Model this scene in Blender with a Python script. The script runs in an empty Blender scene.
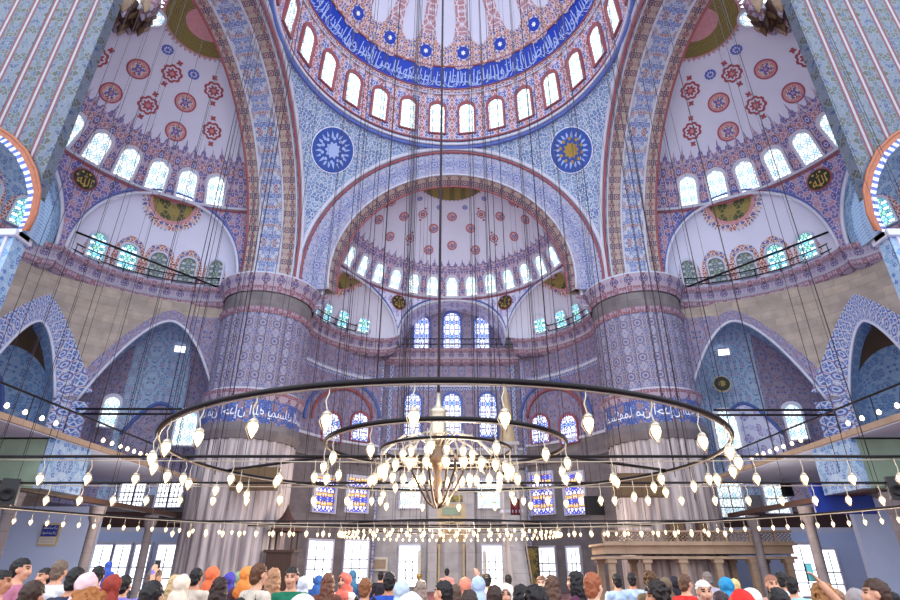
import bpy, bmesh, math, random
import numpy as np
from mathutils import Vector as V, Matrix, noise as mnoise
R_ = random.Random(7)
PI = math.pi
sc = bpy.context.scene
COL = sc.collection

# ------------------------------------------------------------------ camera
FPX, TILT, CX0, CAMZ = 550.0, 0.45, 452.0, 1.85
CT, ST = math.cos(TILT), math.sin(TILT)
cam = bpy.data.cameras.new('camera'); cam.sensor_width = 36; cam.lens = 36*FPX/900
cam.shift_x = -(CX0-450)/900; cam.clip_end = 400
co = bpy.data.objects.new('camera', cam); COL.objects.link(co)
co.location = (0, 0, CAMZ); co.rotation_euler = (PI/2+TILT, 0, 0); sc.camera = co

def ray(x, y):                                   # the sight line of a point of the photograph
    a = (x-CX0)/FPX; b = (300-y)/FPX
    return V((a, CT-b*ST, ST+b*CT))
def at_y(x, y, Y):
    d = ray(x, y); return V((0, 0, CAMZ))+d*(Y/d.y)
def at_cyl(x, y, cx, cy, r):
    d = ray(x, y); a = d.x**2+d.y**2; b = -(d.x*cx+d.y*cy); q = b*b-a*(cx*cx+cy*cy-r*r)
    k = (-b+math.sqrt(max(q, 0)))/a; return V((0, 0, CAMZ))+d*k
def at_sph(x, y, C, r):
    d = ray(x, y).normalized(); m = V((0, 0, CAMZ))-V(C); b = d.dot(m); q = b*b-m.dot(m)+r*r
    return V((0, 0, CAMZ))+d*(-b+math.sqrt(max(q, 0)))

# ------------------------------------------------------------------ materials
M = {}
def lin(c):
    return tuple(((v/255)/12.92 if v/255 <= .04045 else ((v/255+.055)/1.055)**2.4) for v in c)+(1,)
def newmat(name):
    m = bpy.data.materials.new(name); m.use_nodes = True; nt = m.node_tree; nt.nodes.clear()
    out = nt.nodes.new('ShaderNodeOutputMaterial'); M[name] = m
    return m, nt, out
def L(nt, a, b): nt.links.new(a, b)
def mth(nt, op, a, b=None, c=None):
    n = nt.nodes.new('ShaderNodeMath'); n.operation = op
    for i, v in enumerate((a, b, c)):
        if v is None: continue
        if isinstance(v, (int, float)): n.inputs[i].default_value = v
        else: L(nt, v, n.inputs[i])
    return n.outputs[0]
def mixc(nt, f, a, b, bt='MIX'):
    n = nt.nodes.new('ShaderNodeMix'); n.data_type = 'RGBA'; n.blend_type = bt
    for s, v in ((0, f), (6, a), (7, b)):
        if isinstance(v, (int, float, tuple)): n.inputs[s].default_value = v
        else: L(nt, v, n.inputs[s])
    return n.outputs[2]
def bsdf(nt, out, col, rough=.7, metal=0, spec=.3, em=None, es=0):
    p = nt.nodes.new('ShaderNodeBsdfPrincipled'); p.inputs['Roughness'].default_value = rough
    p.inputs['Metallic'].default_value = metal; p.inputs['Specular IOR Level'].default_value = spec
    if isinstance(col, tuple): p.inputs['Base Color'].default_value = col
    else: L(nt, col, p.inputs['Base Color'])
    if em is not None:
        if isinstance(em, tuple): p.inputs['Emission Color'].default_value = em
        else: L(nt, em, p.inputs['Emission Color'])
        p.inputs['Emission Strength'].default_value = es
    L(nt, p.outputs[0], out.inputs[0]); return p
def plain(name, rgb, rough=.7, metal=0, var=.12, scale=3.0, spec=.3):
    m, nt, out = newmat(name)
    tc = nt.nodes.new('ShaderNodeTexCoord'); n = nt.nodes.new('ShaderNodeTexNoise')
    n.inputs['Scale'].default_value = scale; n.inputs['Detail'].default_value = 3
    L(nt, tc.outputs['Object'], n.inputs['Vector'])
    c = lin(rgb); d = tuple(x*(1-var*2) for x in c[:3])+(1,); e = tuple(min(1, x*(1+var)) for x in c[:3])+(1,)
    bsdf(nt, out, mixc(nt, n.outputs[0], d, e), rough, metal, spec); return m
def emit(name, rgb, s):
    m, nt, out = newmat(name); bsdf(nt, out, lin(rgb), .4, em=lin(rgb), es=s); return m
def uvmirror(nt, pu, pv, jit=.0):
    uv = nt.nodes.new('ShaderNodeUVMap'); sp = nt.nodes.new('ShaderNodeSeparateXYZ'); L(nt, uv.outputs[0], sp.inputs[0])
    u = mth(nt, 'PINGPONG', sp.outputs[0], pu/2); v = mth(nt, 'PINGPONG', sp.outputs[1], pv/2)
    cb = nt.nodes.new('ShaderNodeCombineXYZ'); L(nt, u, cb.inputs[0]); L(nt, v, cb.inputs[1])
    return sp.outputs[0], sp.outputs[1], u, v, cb.outputs[0]
def ornament(name, bg, cols, scale=3.0, pu=1.6, pv=1.6, lw=.05, line=None, rough=.55, emit_s=0, dist=.25, ring=None, var=.25):
    """mirrored floral tile pattern: random-coloured leaves between pale stems"""
    m, nt, out = newmat(name)
    u0, v0, u, v, vec = uvmirror(nt, pu, pv)
    nz = nt.nodes.new('ShaderNodeTexNoise'); nz.inputs['Scale'].default_value = scale*.8; L(nt, vec, nz.inputs['Vector'])
    va = nt.nodes.new('ShaderNodeVectorMath'); va.operation = 'MULTIPLY_ADD'
    L(nt, nz.outputs['Color'], va.inputs[0]); va.inputs[1].default_value = (dist,)*3; L(nt, vec, va.inputs[2])
    vo = nt.nodes.new('ShaderNodeTexVoronoi'); vo.voronoi_dimensions = '2D'; vo.inputs['Scale'].default_value = scale
    L(nt, va.outputs[0], vo.inputs['Vector'])
    ve = nt.nodes.new('ShaderNodeTexVoronoi'); ve.voronoi_dimensions = '2D'; ve.feature = 'DISTANCE_TO_EDGE'
    ve.inputs['Scale'].default_value = scale; L(nt, va.outputs[0], ve.inputs['Vector'])
    sp = nt.nodes.new('ShaderNodeSeparateColor'); L(nt, vo.outputs['Color'], sp.inputs[0])
    cr = nt.nodes.new('ShaderNodeValToRGB'); cr.color_ramp.interpolation = 'CONSTANT'
    el = cr.color_ramp.elements
    el[0].position = 0; el[0].color = lin(cols[0]); el[1].position = 1/len(cols); el[1].color = lin(cols[1 % len(cols)])
    for i in range(2, len(cols)):
        e = el.new(i/len(cols)); e.color = lin(cols[i])
    L(nt, sp.outputs[0], cr.inputs[0])
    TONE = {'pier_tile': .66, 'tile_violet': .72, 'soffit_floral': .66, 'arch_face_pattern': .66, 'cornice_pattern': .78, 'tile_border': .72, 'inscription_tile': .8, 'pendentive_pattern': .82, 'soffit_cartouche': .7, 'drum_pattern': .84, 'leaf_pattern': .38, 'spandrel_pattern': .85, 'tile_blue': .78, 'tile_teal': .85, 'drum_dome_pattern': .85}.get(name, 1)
    edge = mth(nt, 'LESS_THAN', ve.outputs['Distance'], lw*2)
    c = mixc(nt, edge, cr.outputs[0], lin(line or bg))
    dot = mth(nt, 'LESS_THAN', vo.outputs['Distance'], .16)
    c = mixc(nt, dot, c, lin(bg))
    if ring:                                     # a repeated rosette in the middle of every repeat
        du = mth(nt, 'SUBTRACT', u, pu/2); dv = mth(nt, 'SUBTRACT', v, pv/2)
        r2 = mth(nt, 'SQRT', mth(nt, 'ADD', mth(nt, 'MULTIPLY', du, du), mth(nt, 'MULTIPLY', dv, dv)))
        rr = ring[0]
        c = mixc(nt, mth(nt, 'LESS_THAN', r2, rr), c, lin(ring[1]))
        c = mixc(nt, mth(nt, 'LESS_THAN', r2, rr*.72), c, lin(ring[2]))
        c = mixc(nt, mth(nt, 'LESS_THAN', r2, rr*.35), c, lin(ring[1]))
    big = nt.nodes.new('ShaderNodeTexNoise'); big.inputs['Scale'].default_value = .35; big.inputs['Detail'].default_value = 4
    uvn = nt.nodes.new('ShaderNodeUVMap'); L(nt, uvn.outputs[0], big.inputs['Vector'])
    f = mth(nt, 'MULTIPLY', big.outputs[0], var*1.6)
    c = mixc(nt, f, c, lin(tuple(int(x*.55+sum(bg)/3*.25) for x in bg)))
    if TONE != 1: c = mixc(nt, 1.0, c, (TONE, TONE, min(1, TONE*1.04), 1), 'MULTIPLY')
    if emit_s: bsdf(nt, out, c, rough, em=c, es=emit_s)
    else: bsdf(nt, out, c, rough)
    return m
BLUE=(58,84,170); DBLUE=(34,52,140); LBLUE=(150,178,224); PALE=(206,212,236); RED=(158,74,84); DRED=(120,50,66); TEAL=(84,140,170); WHITE=(226,228,240); BUFF=(196,178,166); GREY=(150,146,160); OCH=(176,120,70)
ornament('pendentive_pattern', (170,190,220), [(70,104,176), (112,150,200), (156,184,216), (90,130,190), (124,158,206), (104,140,196)], 3.57, 3.60, 3.60, 0.042, WHITE)
ornament('arch_face_pattern', PALE, [(84,100,176), (136,148,206), (176,180,216), (110,120,188), (176,160,196), (120,136,196)], 4.16, 2.42, 2.86, 0.035, (214,214,236), ring=(.3,(90,104,184),(190,190,224)))
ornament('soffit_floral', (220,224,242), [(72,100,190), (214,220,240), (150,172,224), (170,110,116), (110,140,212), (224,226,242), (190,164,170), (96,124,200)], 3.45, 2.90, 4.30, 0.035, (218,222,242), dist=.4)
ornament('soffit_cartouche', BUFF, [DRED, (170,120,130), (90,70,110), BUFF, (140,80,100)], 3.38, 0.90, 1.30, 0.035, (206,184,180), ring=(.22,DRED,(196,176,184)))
ornament('drum_pattern', (214,204,226), [RED, BLUE, (176,108,124), (96,80,160), DRED, (196,160,190)], 3.64, 1.32, 1.80, 0.035, (216,200,216), ring=(.2,(60,70,170),(190,190,230)))
ornament('drum_dome_pattern', (222,212,230), [(190,96,92), BLUE, (198,130,130), (80,100,190), (150,64,70)], 2.6, 1.32, 1.2, .05, (224,214,228), ring=(.25,BLUE,(214,214,240)))
ornament('red_border', (206,176,180), [(156,56,50), (176,92,84), (120,46,58), (60,76,160), (150,60,56)], 3.6, .9, .9, .05, (226,204,200))
ornament('rib_pattern', (186,170,196), [(160,72,72), (96,92,164), (176,120,130), (180,100,100)], 3.4, .8, 1.4, .06, (220,210,226))
ornament('spandrel_pattern', (190,170,200), [(70,84,176), (150,90,120), (104,90,160), (176,130,150), (60,70,150)], 2.56, 2.60, 2.20, 0.035, (196,180,206))
ornament('spandrel_pale', (206,206,236), [(110,120,200), (170,170,220), (206,206,236), (150,130,190)], 3.20, 2.00, 2.00, 0.035, (216,216,240))
ornament('tile_blue', (170,196,224), [(52,92,170), (110,160,210), (150,180,220), (70,120,190), (176,200,228)], 4.80, 1.92, 1.92, 0.042, (170,196,226))
ornament('tile_teal', (176,208,226), [(84,116,184), (130,160,208), (166,190,226), (110,136,196), (150,140,190)], 4.84, 2.55, 2.55, 0.042, (190,214,232))
ornament('tile_violet', (176,168,196), [(80,80,140), (126,116,160), (160,140,170), (100,96,160), (150,110,130)], 4.20, 1.50, 1.95, 0.042, (170,164,190))
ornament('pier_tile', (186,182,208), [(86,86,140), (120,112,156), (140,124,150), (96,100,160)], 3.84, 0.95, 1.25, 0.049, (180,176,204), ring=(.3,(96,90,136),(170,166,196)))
ornament('tile_border', (196,208,232), [(46,76,176), (90,120,200), (170,90,110), (60,96,190)], 3.4, .8, .9, .06, (206,214,236), ring=(.26,(46,76,176),(196,206,236)))
ornament('inscription_tile', (150,170,214), [(36,62,160), (50,84,180), (40,66,150), (150,110,110)], 4.20, 2.08, 1.17, 0.028, (90,120,196))
ornament('cornice_pattern', (176,160,186), [(120,60,80), (60,72,150), (150,96,110), (186,170,190), (84,70,130)], 3.38, 0.91, 1.43, 0.035, (186,176,200))
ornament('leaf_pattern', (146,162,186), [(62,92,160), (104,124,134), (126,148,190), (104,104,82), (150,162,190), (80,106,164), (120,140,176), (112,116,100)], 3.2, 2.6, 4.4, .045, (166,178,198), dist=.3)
ornament('gold_pattern', (120,110,60), [(60,70,40), (96,92,50), (150,130,70), (50,60,44)], 3.0, 1.0, 1.0, .05, (140,126,70))
ornament('carpet', (120,56,54), [(122,50,50), (100,44,48), (136,70,64), (60,54,90)], 1.6, 1.4, 2.0, .03, (170,90,70))
ornament('stained_glass', (236,236,250), [(60,80,220), (250,250,255), (150,180,250), (230,200,120), (220,230,255), (150,90,190), (70,130,230), (220,130,150)], 3.6, .9, 1.5, .06, (70,70,140), emit_s=1.15, var=.05, dist=.12)
ornament('stained_deep', (220,220,250), [(30,40,210), (250,250,255), (70,90,230), (220,170,70), (230,230,255), (190,90,110), (40,50,200)], 3.4, 1.15, 1.9, .06, (60,50,130), emit_s=.95, var=.05, dist=.12)
ornament('pale_glass', (250,252,255), [(250,252,255), (226,240,250), (255,255,255), (200,226,236), (250,250,240)], 3.6, .62, .9, .05, (120,160,176), emit_s=1.0, var=.02, dist=.1)
ornament('teal_glass', (220,246,250), [(160,226,232), (250,255,255), (110,190,210), (230,250,255), (120,180,150)], 4.5, .7, .9, .06, (60,110,130), emit_s=1.2, var=.03, dist=.1)
ornament('dim_glass', (176,190,196), [(120,150,160), (186,196,200), (96,120,126), (170,176,180), (110,140,110)], 4.5, .7, .9, .08, (96,96,110), emit_s=.12, var=.1, dist=.1)
emit('white_glass', (238,244,255), 2.3)
plain('plaster', (206,206,230), .8, var=.05, scale=.5)
plain('plaster_warm', (204,204,226), .8, var=.05, scale=.5)
plain('white_trim', (192,192,212), .6, var=.05)
plain('red_trim', (150,84,92), .6); plain('blue_trim', (86,104,176), .6)
plain('stripe_trim', (104,62,70), .6); plain('stripe_pale', (150,150,164), .6); plain('orange_trim', (164,100,76), .6, var=.2, scale=6)
plain('red_paint', (160,78,90), .75, var=.2, scale=4); plain('blue_paint', (84,100,190), .75, var=.15, scale=4)
plain('pink_paint', (196,140,150), .75, var=.15, scale=4)
plain('roundel_blue', (54,84,168), .55, var=.2, scale=3); plain('band_blue', (26,60,176), .55, var=.12, scale=1); plain('letter_pale', (160,178,226), .6, var=.02); plain('letter_white', (226,230,246), .6, var=.02)
plain('gold', (196,160,84), .35, .6); plain('dark_green', (44,48,40), .6, var=.2)
plain('iron', (34,32,36), .45, .6); plain('bronze', (120,100,84), .35, .8); plain('pale_metal', (196,186,170), .35, .7)
plain('dark_wood', (66,44,40), .5); plain('brown_panel', (96,74,52), .5); plain('black_plastic', (26,26,32), .4)
plain('navy_board', (30,52,140), .5); plain('wine_cloth', (92,28,44), .8); plain('tan_stone', (190,170,140), .6, var=.15)
plain('green_stone', (130,150,134), .5, var=.25, scale=.8); plain('paper', (206,200,190), .7)
plain('pale_blue_wall', (176,190,226), .7, var=.06, scale=.6)
def stone(name, a, b, bw=1.6, bh=.6, rough=.75, mort=None):
    m, nt, out = newmat(name)
    uv = nt.nodes.new('ShaderNodeUVMap'); br = nt.nodes.new('ShaderNodeTexBrick')
    br.inputs['Color1'].default_value = lin(a); br.inputs['Color2'].default_value = lin(b)
    br.inputs['Mortar'].default_value = lin(mort or tuple(int(x*.84) for x in a)); br.inputs['Scale'].default_value = 1
    br.inputs['Brick Width'].default_value = bw; br.inputs['Row Height'].default_value = bh; br.inputs['Mortar Size'].default_value = .02
    L(nt, uv.outputs[0], br.inputs['Vector'])
    n = nt.nodes.new('ShaderNodeTexNoise'); n.inputs['Scale'].default_value = 1.2; n.inputs['Detail'].default_value = 5; L(nt, uv.outputs[0], n.inputs['Vector'])
    c = mixc(nt, mth(nt, 'MULTIPLY', n.outputs[0], .9), br.outputs[0], lin(tuple(int(x*.62) for x in b)))
    bsdf(nt, out, c, rough); return m
stone('wall_stone', (198,180,168), (176,162,156)); stone('grey_stone', (140,132,138), (124,116,124))
stone('pale_marble', (196,190,196), (182,178,188), 2.2, 1.4, .4)
stone('beam_stone', (186,160,140), (170,150,136), 2.4, .8)
def veined(name, a, b):
    m, nt, out = newmat(name)
    uv = nt.nodes.new('ShaderNodeUVMap'); mp = nt.nodes.new('ShaderNodeMapping'); mp.inputs['Scale'].default_value = (1.5, .10, 1)
    L(nt, uv.outputs[0], mp.inputs[0])
    n = nt.nodes.new('ShaderNodeTexNoise'); n.inputs['Scale'].default_value = 2.2; n.inputs['Detail'].default_value = 5; L(nt, mp.outputs[0], n.inputs['Vector'])
    cr = nt.nodes.new('ShaderNodeValToRGB'); cr.color_ramp.elements[0].position = .35; cr.color_ramp.elements[1].position = .65
    cr.color_ramp.elements[0].color = lin(a); cr.color_ramp.elements[1].color = lin(b); L(nt, n.outputs[0], cr.inputs[0])
    bsdf(nt, out, cr.outputs[0], .45); return m
veined('pier_marble', (122,112,120), (196,186,190))

# ------------------------------------------------------------------ mesh building
class MB:
    def __init__(s): s.v = []; s.f = []; s.uv = []; s.m = []; s.mats = []; s.sm = []
    def mi(s, name):
        if name not in s.mats: s.mats.append(name)
        return s.mats.index(name)
    def poly(s, pts, mat, uvs=None, smooth=False):
        b = len(s.v); s.v += [tuple(p) for p in pts]; n = len(pts); s.f.append(tuple(range(b, b+n)))
        s.uv.append(uvs or [(0, 0)]*n); s.m.append(s.mi(mat)); s.sm.append(smooth)
    def grid(s, fn, us, vs, mat, uvf=None, smooth=True, wrap=False):
        """fn(u,v)->point; mat name or callable(i,j); uv in metres by default from arc length"""
        nu, nv = len(us), len(vs); P = [[V(fn(u, v)) for v in vs] for u in us]
        b = len(s.v)
        for row in P: s.v += [tuple(p) for p in row]
        if uvf is None:
            mid = nv//2; Lu = [0]
            for i in range(1, nu): Lu.append(Lu[-1]+max((P[i][mid]-P[i-1][mid]).length, 1e-6))
            mu = nu//2; Lv = [0]
            for j in range(1, nv): Lv.append(Lv[-1]+(P[mu][j]-P[mu][j-1]).length)
            uvf = lambda i, j: (Lu[i], Lv[j])
        for i in range(nu-1):
            for j in range(nv-1):
                s.f.append((b+i*nv+j, b+(i+1)*nv+j, b+(i+1)*nv+j+1, b+i*nv+j+1))
                s.uv.append([uvf(i, j), uvf(i+1, j), uvf(i+1, j+1), uvf(i, j+1)])
                s.m.append(s.mi(mat if isinstance(mat, str) else mat(i, j))); s.sm.append(smooth)
    def box(s, c, d, mat, rz=0, top=None):
        hx, hy, hz = d[0]/2, d[1]/2, d[2]/2; cr, sr = math.cos(rz), math.sin(rz)
        def p(x, y, z): return (c[0]+x*cr-y*sr, c[1]+x*sr+y*cr, c[2]+z)
        k = top or 1
        q = [p(-hx, -hy, -hz), p(hx, -hy, -hz), p(hx, hy, -hz), p(-hx, hy, -hz), p(-hx*k, -hy*k, hz), p(hx*k, -hy*k, hz), p(hx*k, hy*k, hz), p(-hx*k, hy*k, hz)]
        for ids, a, b in (((0, 3, 2, 1), d[0], d[1]), ((4, 5, 6, 7), d[0], d[1]), ((0, 1, 5, 4), d[0], d[2]), ((1, 2, 6, 5), d[1], d[2]), ((2, 3, 7, 6), d[0], d[2]), ((3, 0, 4, 7), d[1], d[2])):
            s.poly([q[i] for i in ids], mat, [(0, 0), (a, 0), (a, b), (0, b)])
    def tube(s, pts, r, mat, n=6, closed=False):
        pts = [V(p) for p in pts]; N = len(pts); b = len(s.v); up = None
        for i, p in enumerate(pts):
            a = pts[(i-1) % N] if (closed or i > 0) else p; c = pts[(i+1) % N] if (closed or i < N-1) else p
            t = (c-a).normalized()
            if up is None:
                up = V((0, 0, 1)) if abs(t.z) < .9 else V((1, 0, 0))
            x = t.cross(up).normalized(); y = x.cross(t).normalized(); up = y
            rr = r[i] if isinstance(r, (list, tuple)) else r
            for k in range(n):
                a2 = 2*PI*k/n; s.v.append(tuple(p+x*(rr*math.cos(a2))+y*(rr*math.sin(a2))))
        for i in range(N if closed else N-1):
            for k in range(n):
                j = (i+1) % N; k2 = (k+1) % n
                s.f.append((b+i*n+k, b+i*n+k2, b+j*n+k2, b+j*n+k)); s.uv.append([(0, 0)]*4); s.m.append(s.mi(mat)); s.sm.append(True)
        if not closed:
            for e, rev in ((0, True), (N-1, False)):
                idx = [b+e*n+k for k in range(n)]; s.f.append(tuple(idx[::-1] if rev else idx)); s.uv.append([(0, 0)]*n); s.m.append(s.mi(mat)); s.sm.append(False)
    def lathe(s, prof, mat, c=(0, 0, 0), n=16, a0=0, a1=2*PI):
        seg = [a0+(a1-a0)*i/n for i in range(n+1)]
        s.grid(lambda a, j: (c[0]+prof[j][0]*math.cos(a), c[1]+prof[j][0]*math.sin(a), c[2]+prof[j][1]), seg, list(range(len(prof))), mat)
    def mesh(s, name):
        me = bpy.data.meshes.new(name); me.from_pydata(s.v, [], s.f)
        for m in s.mats: me.materials.append(M[m])
        me.polygons.foreach_set('material_index', s.m); me.polygons.foreach_set('use_smooth', s.sm)
        ul = me.uv_layers.new(name='UVMap')
        flat = [c for f in s.uv for p in f for c in p]; ul.data.foreach_set('uv', flat)
        me.update(); return me
    def build(s, name, parent=None, **props):
        o = bpy.data.objects.new(name, s.mesh(name)); COL.objects.link(o)
        if parent is not None: o.parent = parent
        for k, v in props.items(): o[k] = v
        return o
def tag(o, label, cat, group=None):
    o['label'] = label; o['category'] = cat
    if group: o['group'] = group
    return o
def empty(name, loc=(0, 0, 0), rz=0, label=None, cat=None, group=None):
    o = bpy.data.objects.new(name, None); COL.objects.link(o); o.location = loc; o.rotation_euler = (0, 0, rz)
    if label: tag(o, label, cat, group)
    return o
def linked(name, me, parent=None, loc=(0, 0, 0), rz=0):
    o = bpy.data.objects.new(name, me); COL.objects.link(o); o.location = loc; o.rotation_euler = (0, 0, rz)
    if parent is not None: o.parent = parent
    return o
def frange(a, b, n): return [a+(b-a)*i/n for i in range(n+1)]
ST_ = dict(kind='structure')

# ------------------------------------------------------------------ windows
NWIN = [0]
def outline(w, h, n=10, arch=True, point=0.0):
    if not arch: return [(-w/2, 0), (w/2, 0), (w/2, h), (-w/2, h)]
    r = w/2; hs = max(h-r*(1+point), .05)
    pts = [(-r, 0), (r, 0)]
    for i in range(n+1):
        a = PI*i/n; pts.append((r*math.cos(a), hs+r*(1+point)*math.sin(a)))
    return pts
def window(base, T, U, room, w, h, pane, frame='white_trim', arch=True, fw=.14, dep=.22, bars=0):
    T = V(T).normalized(); U = V(U).normalized(); N = T.cross(U).normalized(); base = V(base)
    if N.dot(V(room)-base) < 0: N = -N
    NWIN[0] += 1
    inn = outline(w, h, arch=arch); out = [(x*(1+2*fw/w), (y*(1+1.6*fw/h) if y > 0 else -fw*.6)) for x, y in inn]
    P = lambda q, n: base+T*q[0]+U*q[1]+N*n
    fb = MB(); k = len(inn)
    for i in range(k):
        j = (i+1) % k
        fb.poly([P(out[i], dep), P(out[j], dep), P(inn[j], dep), P(inn[i], dep)], frame)
        fb.poly([P(inn[i], dep), P(inn[j], dep), P(inn[j], -.02), P(inn[i], -.02)], frame)
        fb.poly([P(out[j], dep), P(out[i], dep), P(out[i], -.15), P(out[j], -.15)], frame)
    fo = fb.build('window_%d' % NWIN[0], **ST_)
    pb = MB(); ox = w/2
    pb.poly([P(q, .05) for q in inn], pane, [(q[0]+ox-w/2, q[1]) for q in inn])
    pb.build('window_pane', fo)
    if bars:
        gb = MB()
        for i in range(1, bars+1):
            x = -w/2+w*i/(bars+1); gb.tube([P((x, .02), .1), P((x, h*.97 if not arch else h-w/2+math.sqrt(max((w/2)**2-x*x, 0))), .1)], .035, 'iron', 4)
        for i in range(1, bars+2):
            gb.tube([P((-w/2, h*i/(bars+3)), .1), P((w/2, h*i/(bars+3)), .1)], .035, 'iron', 4)
        gb.build('window_grille', fo)
    return fo

# ------------------------------------------------------------------ decoration on spheres
def disc_on(mb, proj, c, T, B, rad, mat, lobes=0, depth=.18, off=0.0, n=24, squash=1.0, hole=0):
    """a painted figure lying on a curved surface: proj(p, off) lays a point on it"""
    c = V(c); pts = []
    for i in range(n):
        a = 2*PI*i/n; r = rad*(1-depth*(.5+.5*math.cos(lobes*a)) if lobes else 1)
        pts.append(proj(c+T*(r*math.cos(a))+B*(r*squash*math.sin(a)), off))
    c0 = proj(c, off)
    for i in range(n):
        j = (i+1) % n
        ua = [(rad*(1.7+math.cos(2*PI*q/n)), rad*(1.7+math.sin(2*PI*q/n))) for q in (i, j)]
        mb.poly([c0, pts[i], pts[j]], mat, [(rad*1.7, rad*1.7), ua[0], ua[1]])
def medallion(mb, proj, c, T, B, rad, kind):
    if kind == 'round':
        disc_on(mb, proj, c, T, B, rad, 'red_paint', off=.03); disc_on(mb, proj, c, T, B, rad*.86, 'pink_paint', off=.045)
        disc_on(mb, proj, c, T, B, rad*.74, 'red_border', 8, .3, off=.06); disc_on(mb, proj, c, T, B, rad*.36, 'blue_paint', 6, .3, off=.075)
        disc_on(mb, proj, c, T, B, rad*.16, 'pink_paint', off=.09)
    elif kind == 'lobed':
        disc_on(mb, proj, c, T, B, rad, 'red_paint', 8, .2, off=.03); disc_on(mb, proj, c, T, B, rad*.74, 'plaster', 8, .2, off=.045)
        disc_on(mb, proj, c, T, B, rad*.62, 'red_paint', 8, .45, off=.06); disc_on(mb, proj, c, T, B, rad*.24, 'pink_paint', 8, .3, off=.075)
        for s in (1, -1):
            disc_on(mb, proj, V(c)+B*(rad*1.32*s), T, B, rad*.34, 'red_paint', 4, .5, off=.03, n=12)
    else:
        disc_on(mb, proj, c, T, B, rad, 'blue_paint', 10, .14, off=.03); disc_on(mb, proj, c, T, B, rad*.7, 'plaster', 8, .5, off=.045)
        disc_on(mb, proj, c, T, B, rad*.4, 'blue_paint', 6, .4, off=.06)
def sphere_proj(C, r):
    C = V(C)
    return lambda p, off: C+(V(p)-C).normalized()*(r-off)
def frame_on(C, p):
    n = (V(p)-V(C)).normalized(); T = V((0, 0, 1)).cross(n).normalized(); B = n.cross(T).normalized()
    if B.z < 0: B = -B
    return T, B
def lambrequin(mb, fn, a0, a1, z0, z1, n, mat):
    """fn(angle, height): a fringe of pointed leaves"""
    da = (a1-a0)/n
    prof = [(0, .25), (.18, .3), (.3, .55), (.38, .5), (.5, 1), (.62, .5), (.7, .55), (.82, .3), (1, .25)]
    for i in range(n):
        for (s, h), (s2, h2) in zip(prof, prof[1:]):
            A = a0+da*(i+s); Bq = a0+da*(i+s2); k = 1 if i % 2 else .72
            mb.poly([fn(A, z0), fn(Bq, z0), fn(Bq, z0+(z1-z0)*(.25+(h2-.25)*k)), fn(A, z0+(z1-z0)*(.25+(h-.25)*k))], mat, [(A*8, 0), (Bq*8, 0), (Bq*8, .6), (A*8, .6)])

# ------------------------------------------------------------------ Arabic shaping (presentation forms, right to left)
FORMS = {'ا':(0xFE8D,0),'أ':(0xFE83,0),'إ':(0xFE87,0),'ب':(0xFE8F,1),'ت':(0xFE95,1),'ح':(0xFEA1,1),'د':(0xFEA9,0),'ر':(0xFEAD,0),'ز':(0xFEAF,0),'س':(0xFEB1,1),'ض':(0xFEBD,1),'ع':(0xFEC9,1),'غ':(0xFECD,1),'ف':(0xFED1,1),'ك':(0xFED9,1),'ل':(0xFEDD,1),'م':(0xFEE1,1),'ن':(0xFEE5,1),'ه':(0xFEE9,1),'و':(0xFEED,0),'ي':(0xFEF1,1),'ئ':(0xFE89,1)}
def shape(t):
    out = []
    for i, ch in enumerate(t):
        if ch not in FORMS: out.append(ch); continue
        b, dual = FORMS[ch]
        prev = i > 0 and t[i-1] in FORMS and FORMS[t[i-1]][1] == 1
        nxt = i < len(t)-1 and t[i+1] in FORMS and dual
        out.append(chr(b+(3 if prev and nxt else 1 if prev else 2 if nxt else 0)))
    return ''.join(out)[::-1]
def text_mesh(body):
    c = bpy.data.curves.new('text', 'FONT'); c.body = body; c.resolution_u = 2; c.fill_mode = 'FRONT'
    o = bpy.data.objects.new('text', c); COL.objects.link(o)
    dg = bpy.context.evaluated_depsgraph_get(); dg.update(); e = o.evaluated_get(dg); me = e.to_mesh()
    vs = [v.co.copy() for v in me.vertices]; fs = [tuple(p.vertices) for p in me.polygons]
    bpy.data.objects.remove(o); bpy.data.curves.remove(c); return vs, fs
def lay_text(mb, vs, fs, fn, mat):
    b = len(mb.v); mb.v += [tuple(fn(v.x, v.y)) for v in vs]
    for f in fs: mb.f.append(tuple(b+i for i in f)); mb.uv.append([(0, 0)]*len(f)); mb.m.append(mb.mi(mat)); mb.sm.append(False)

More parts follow.
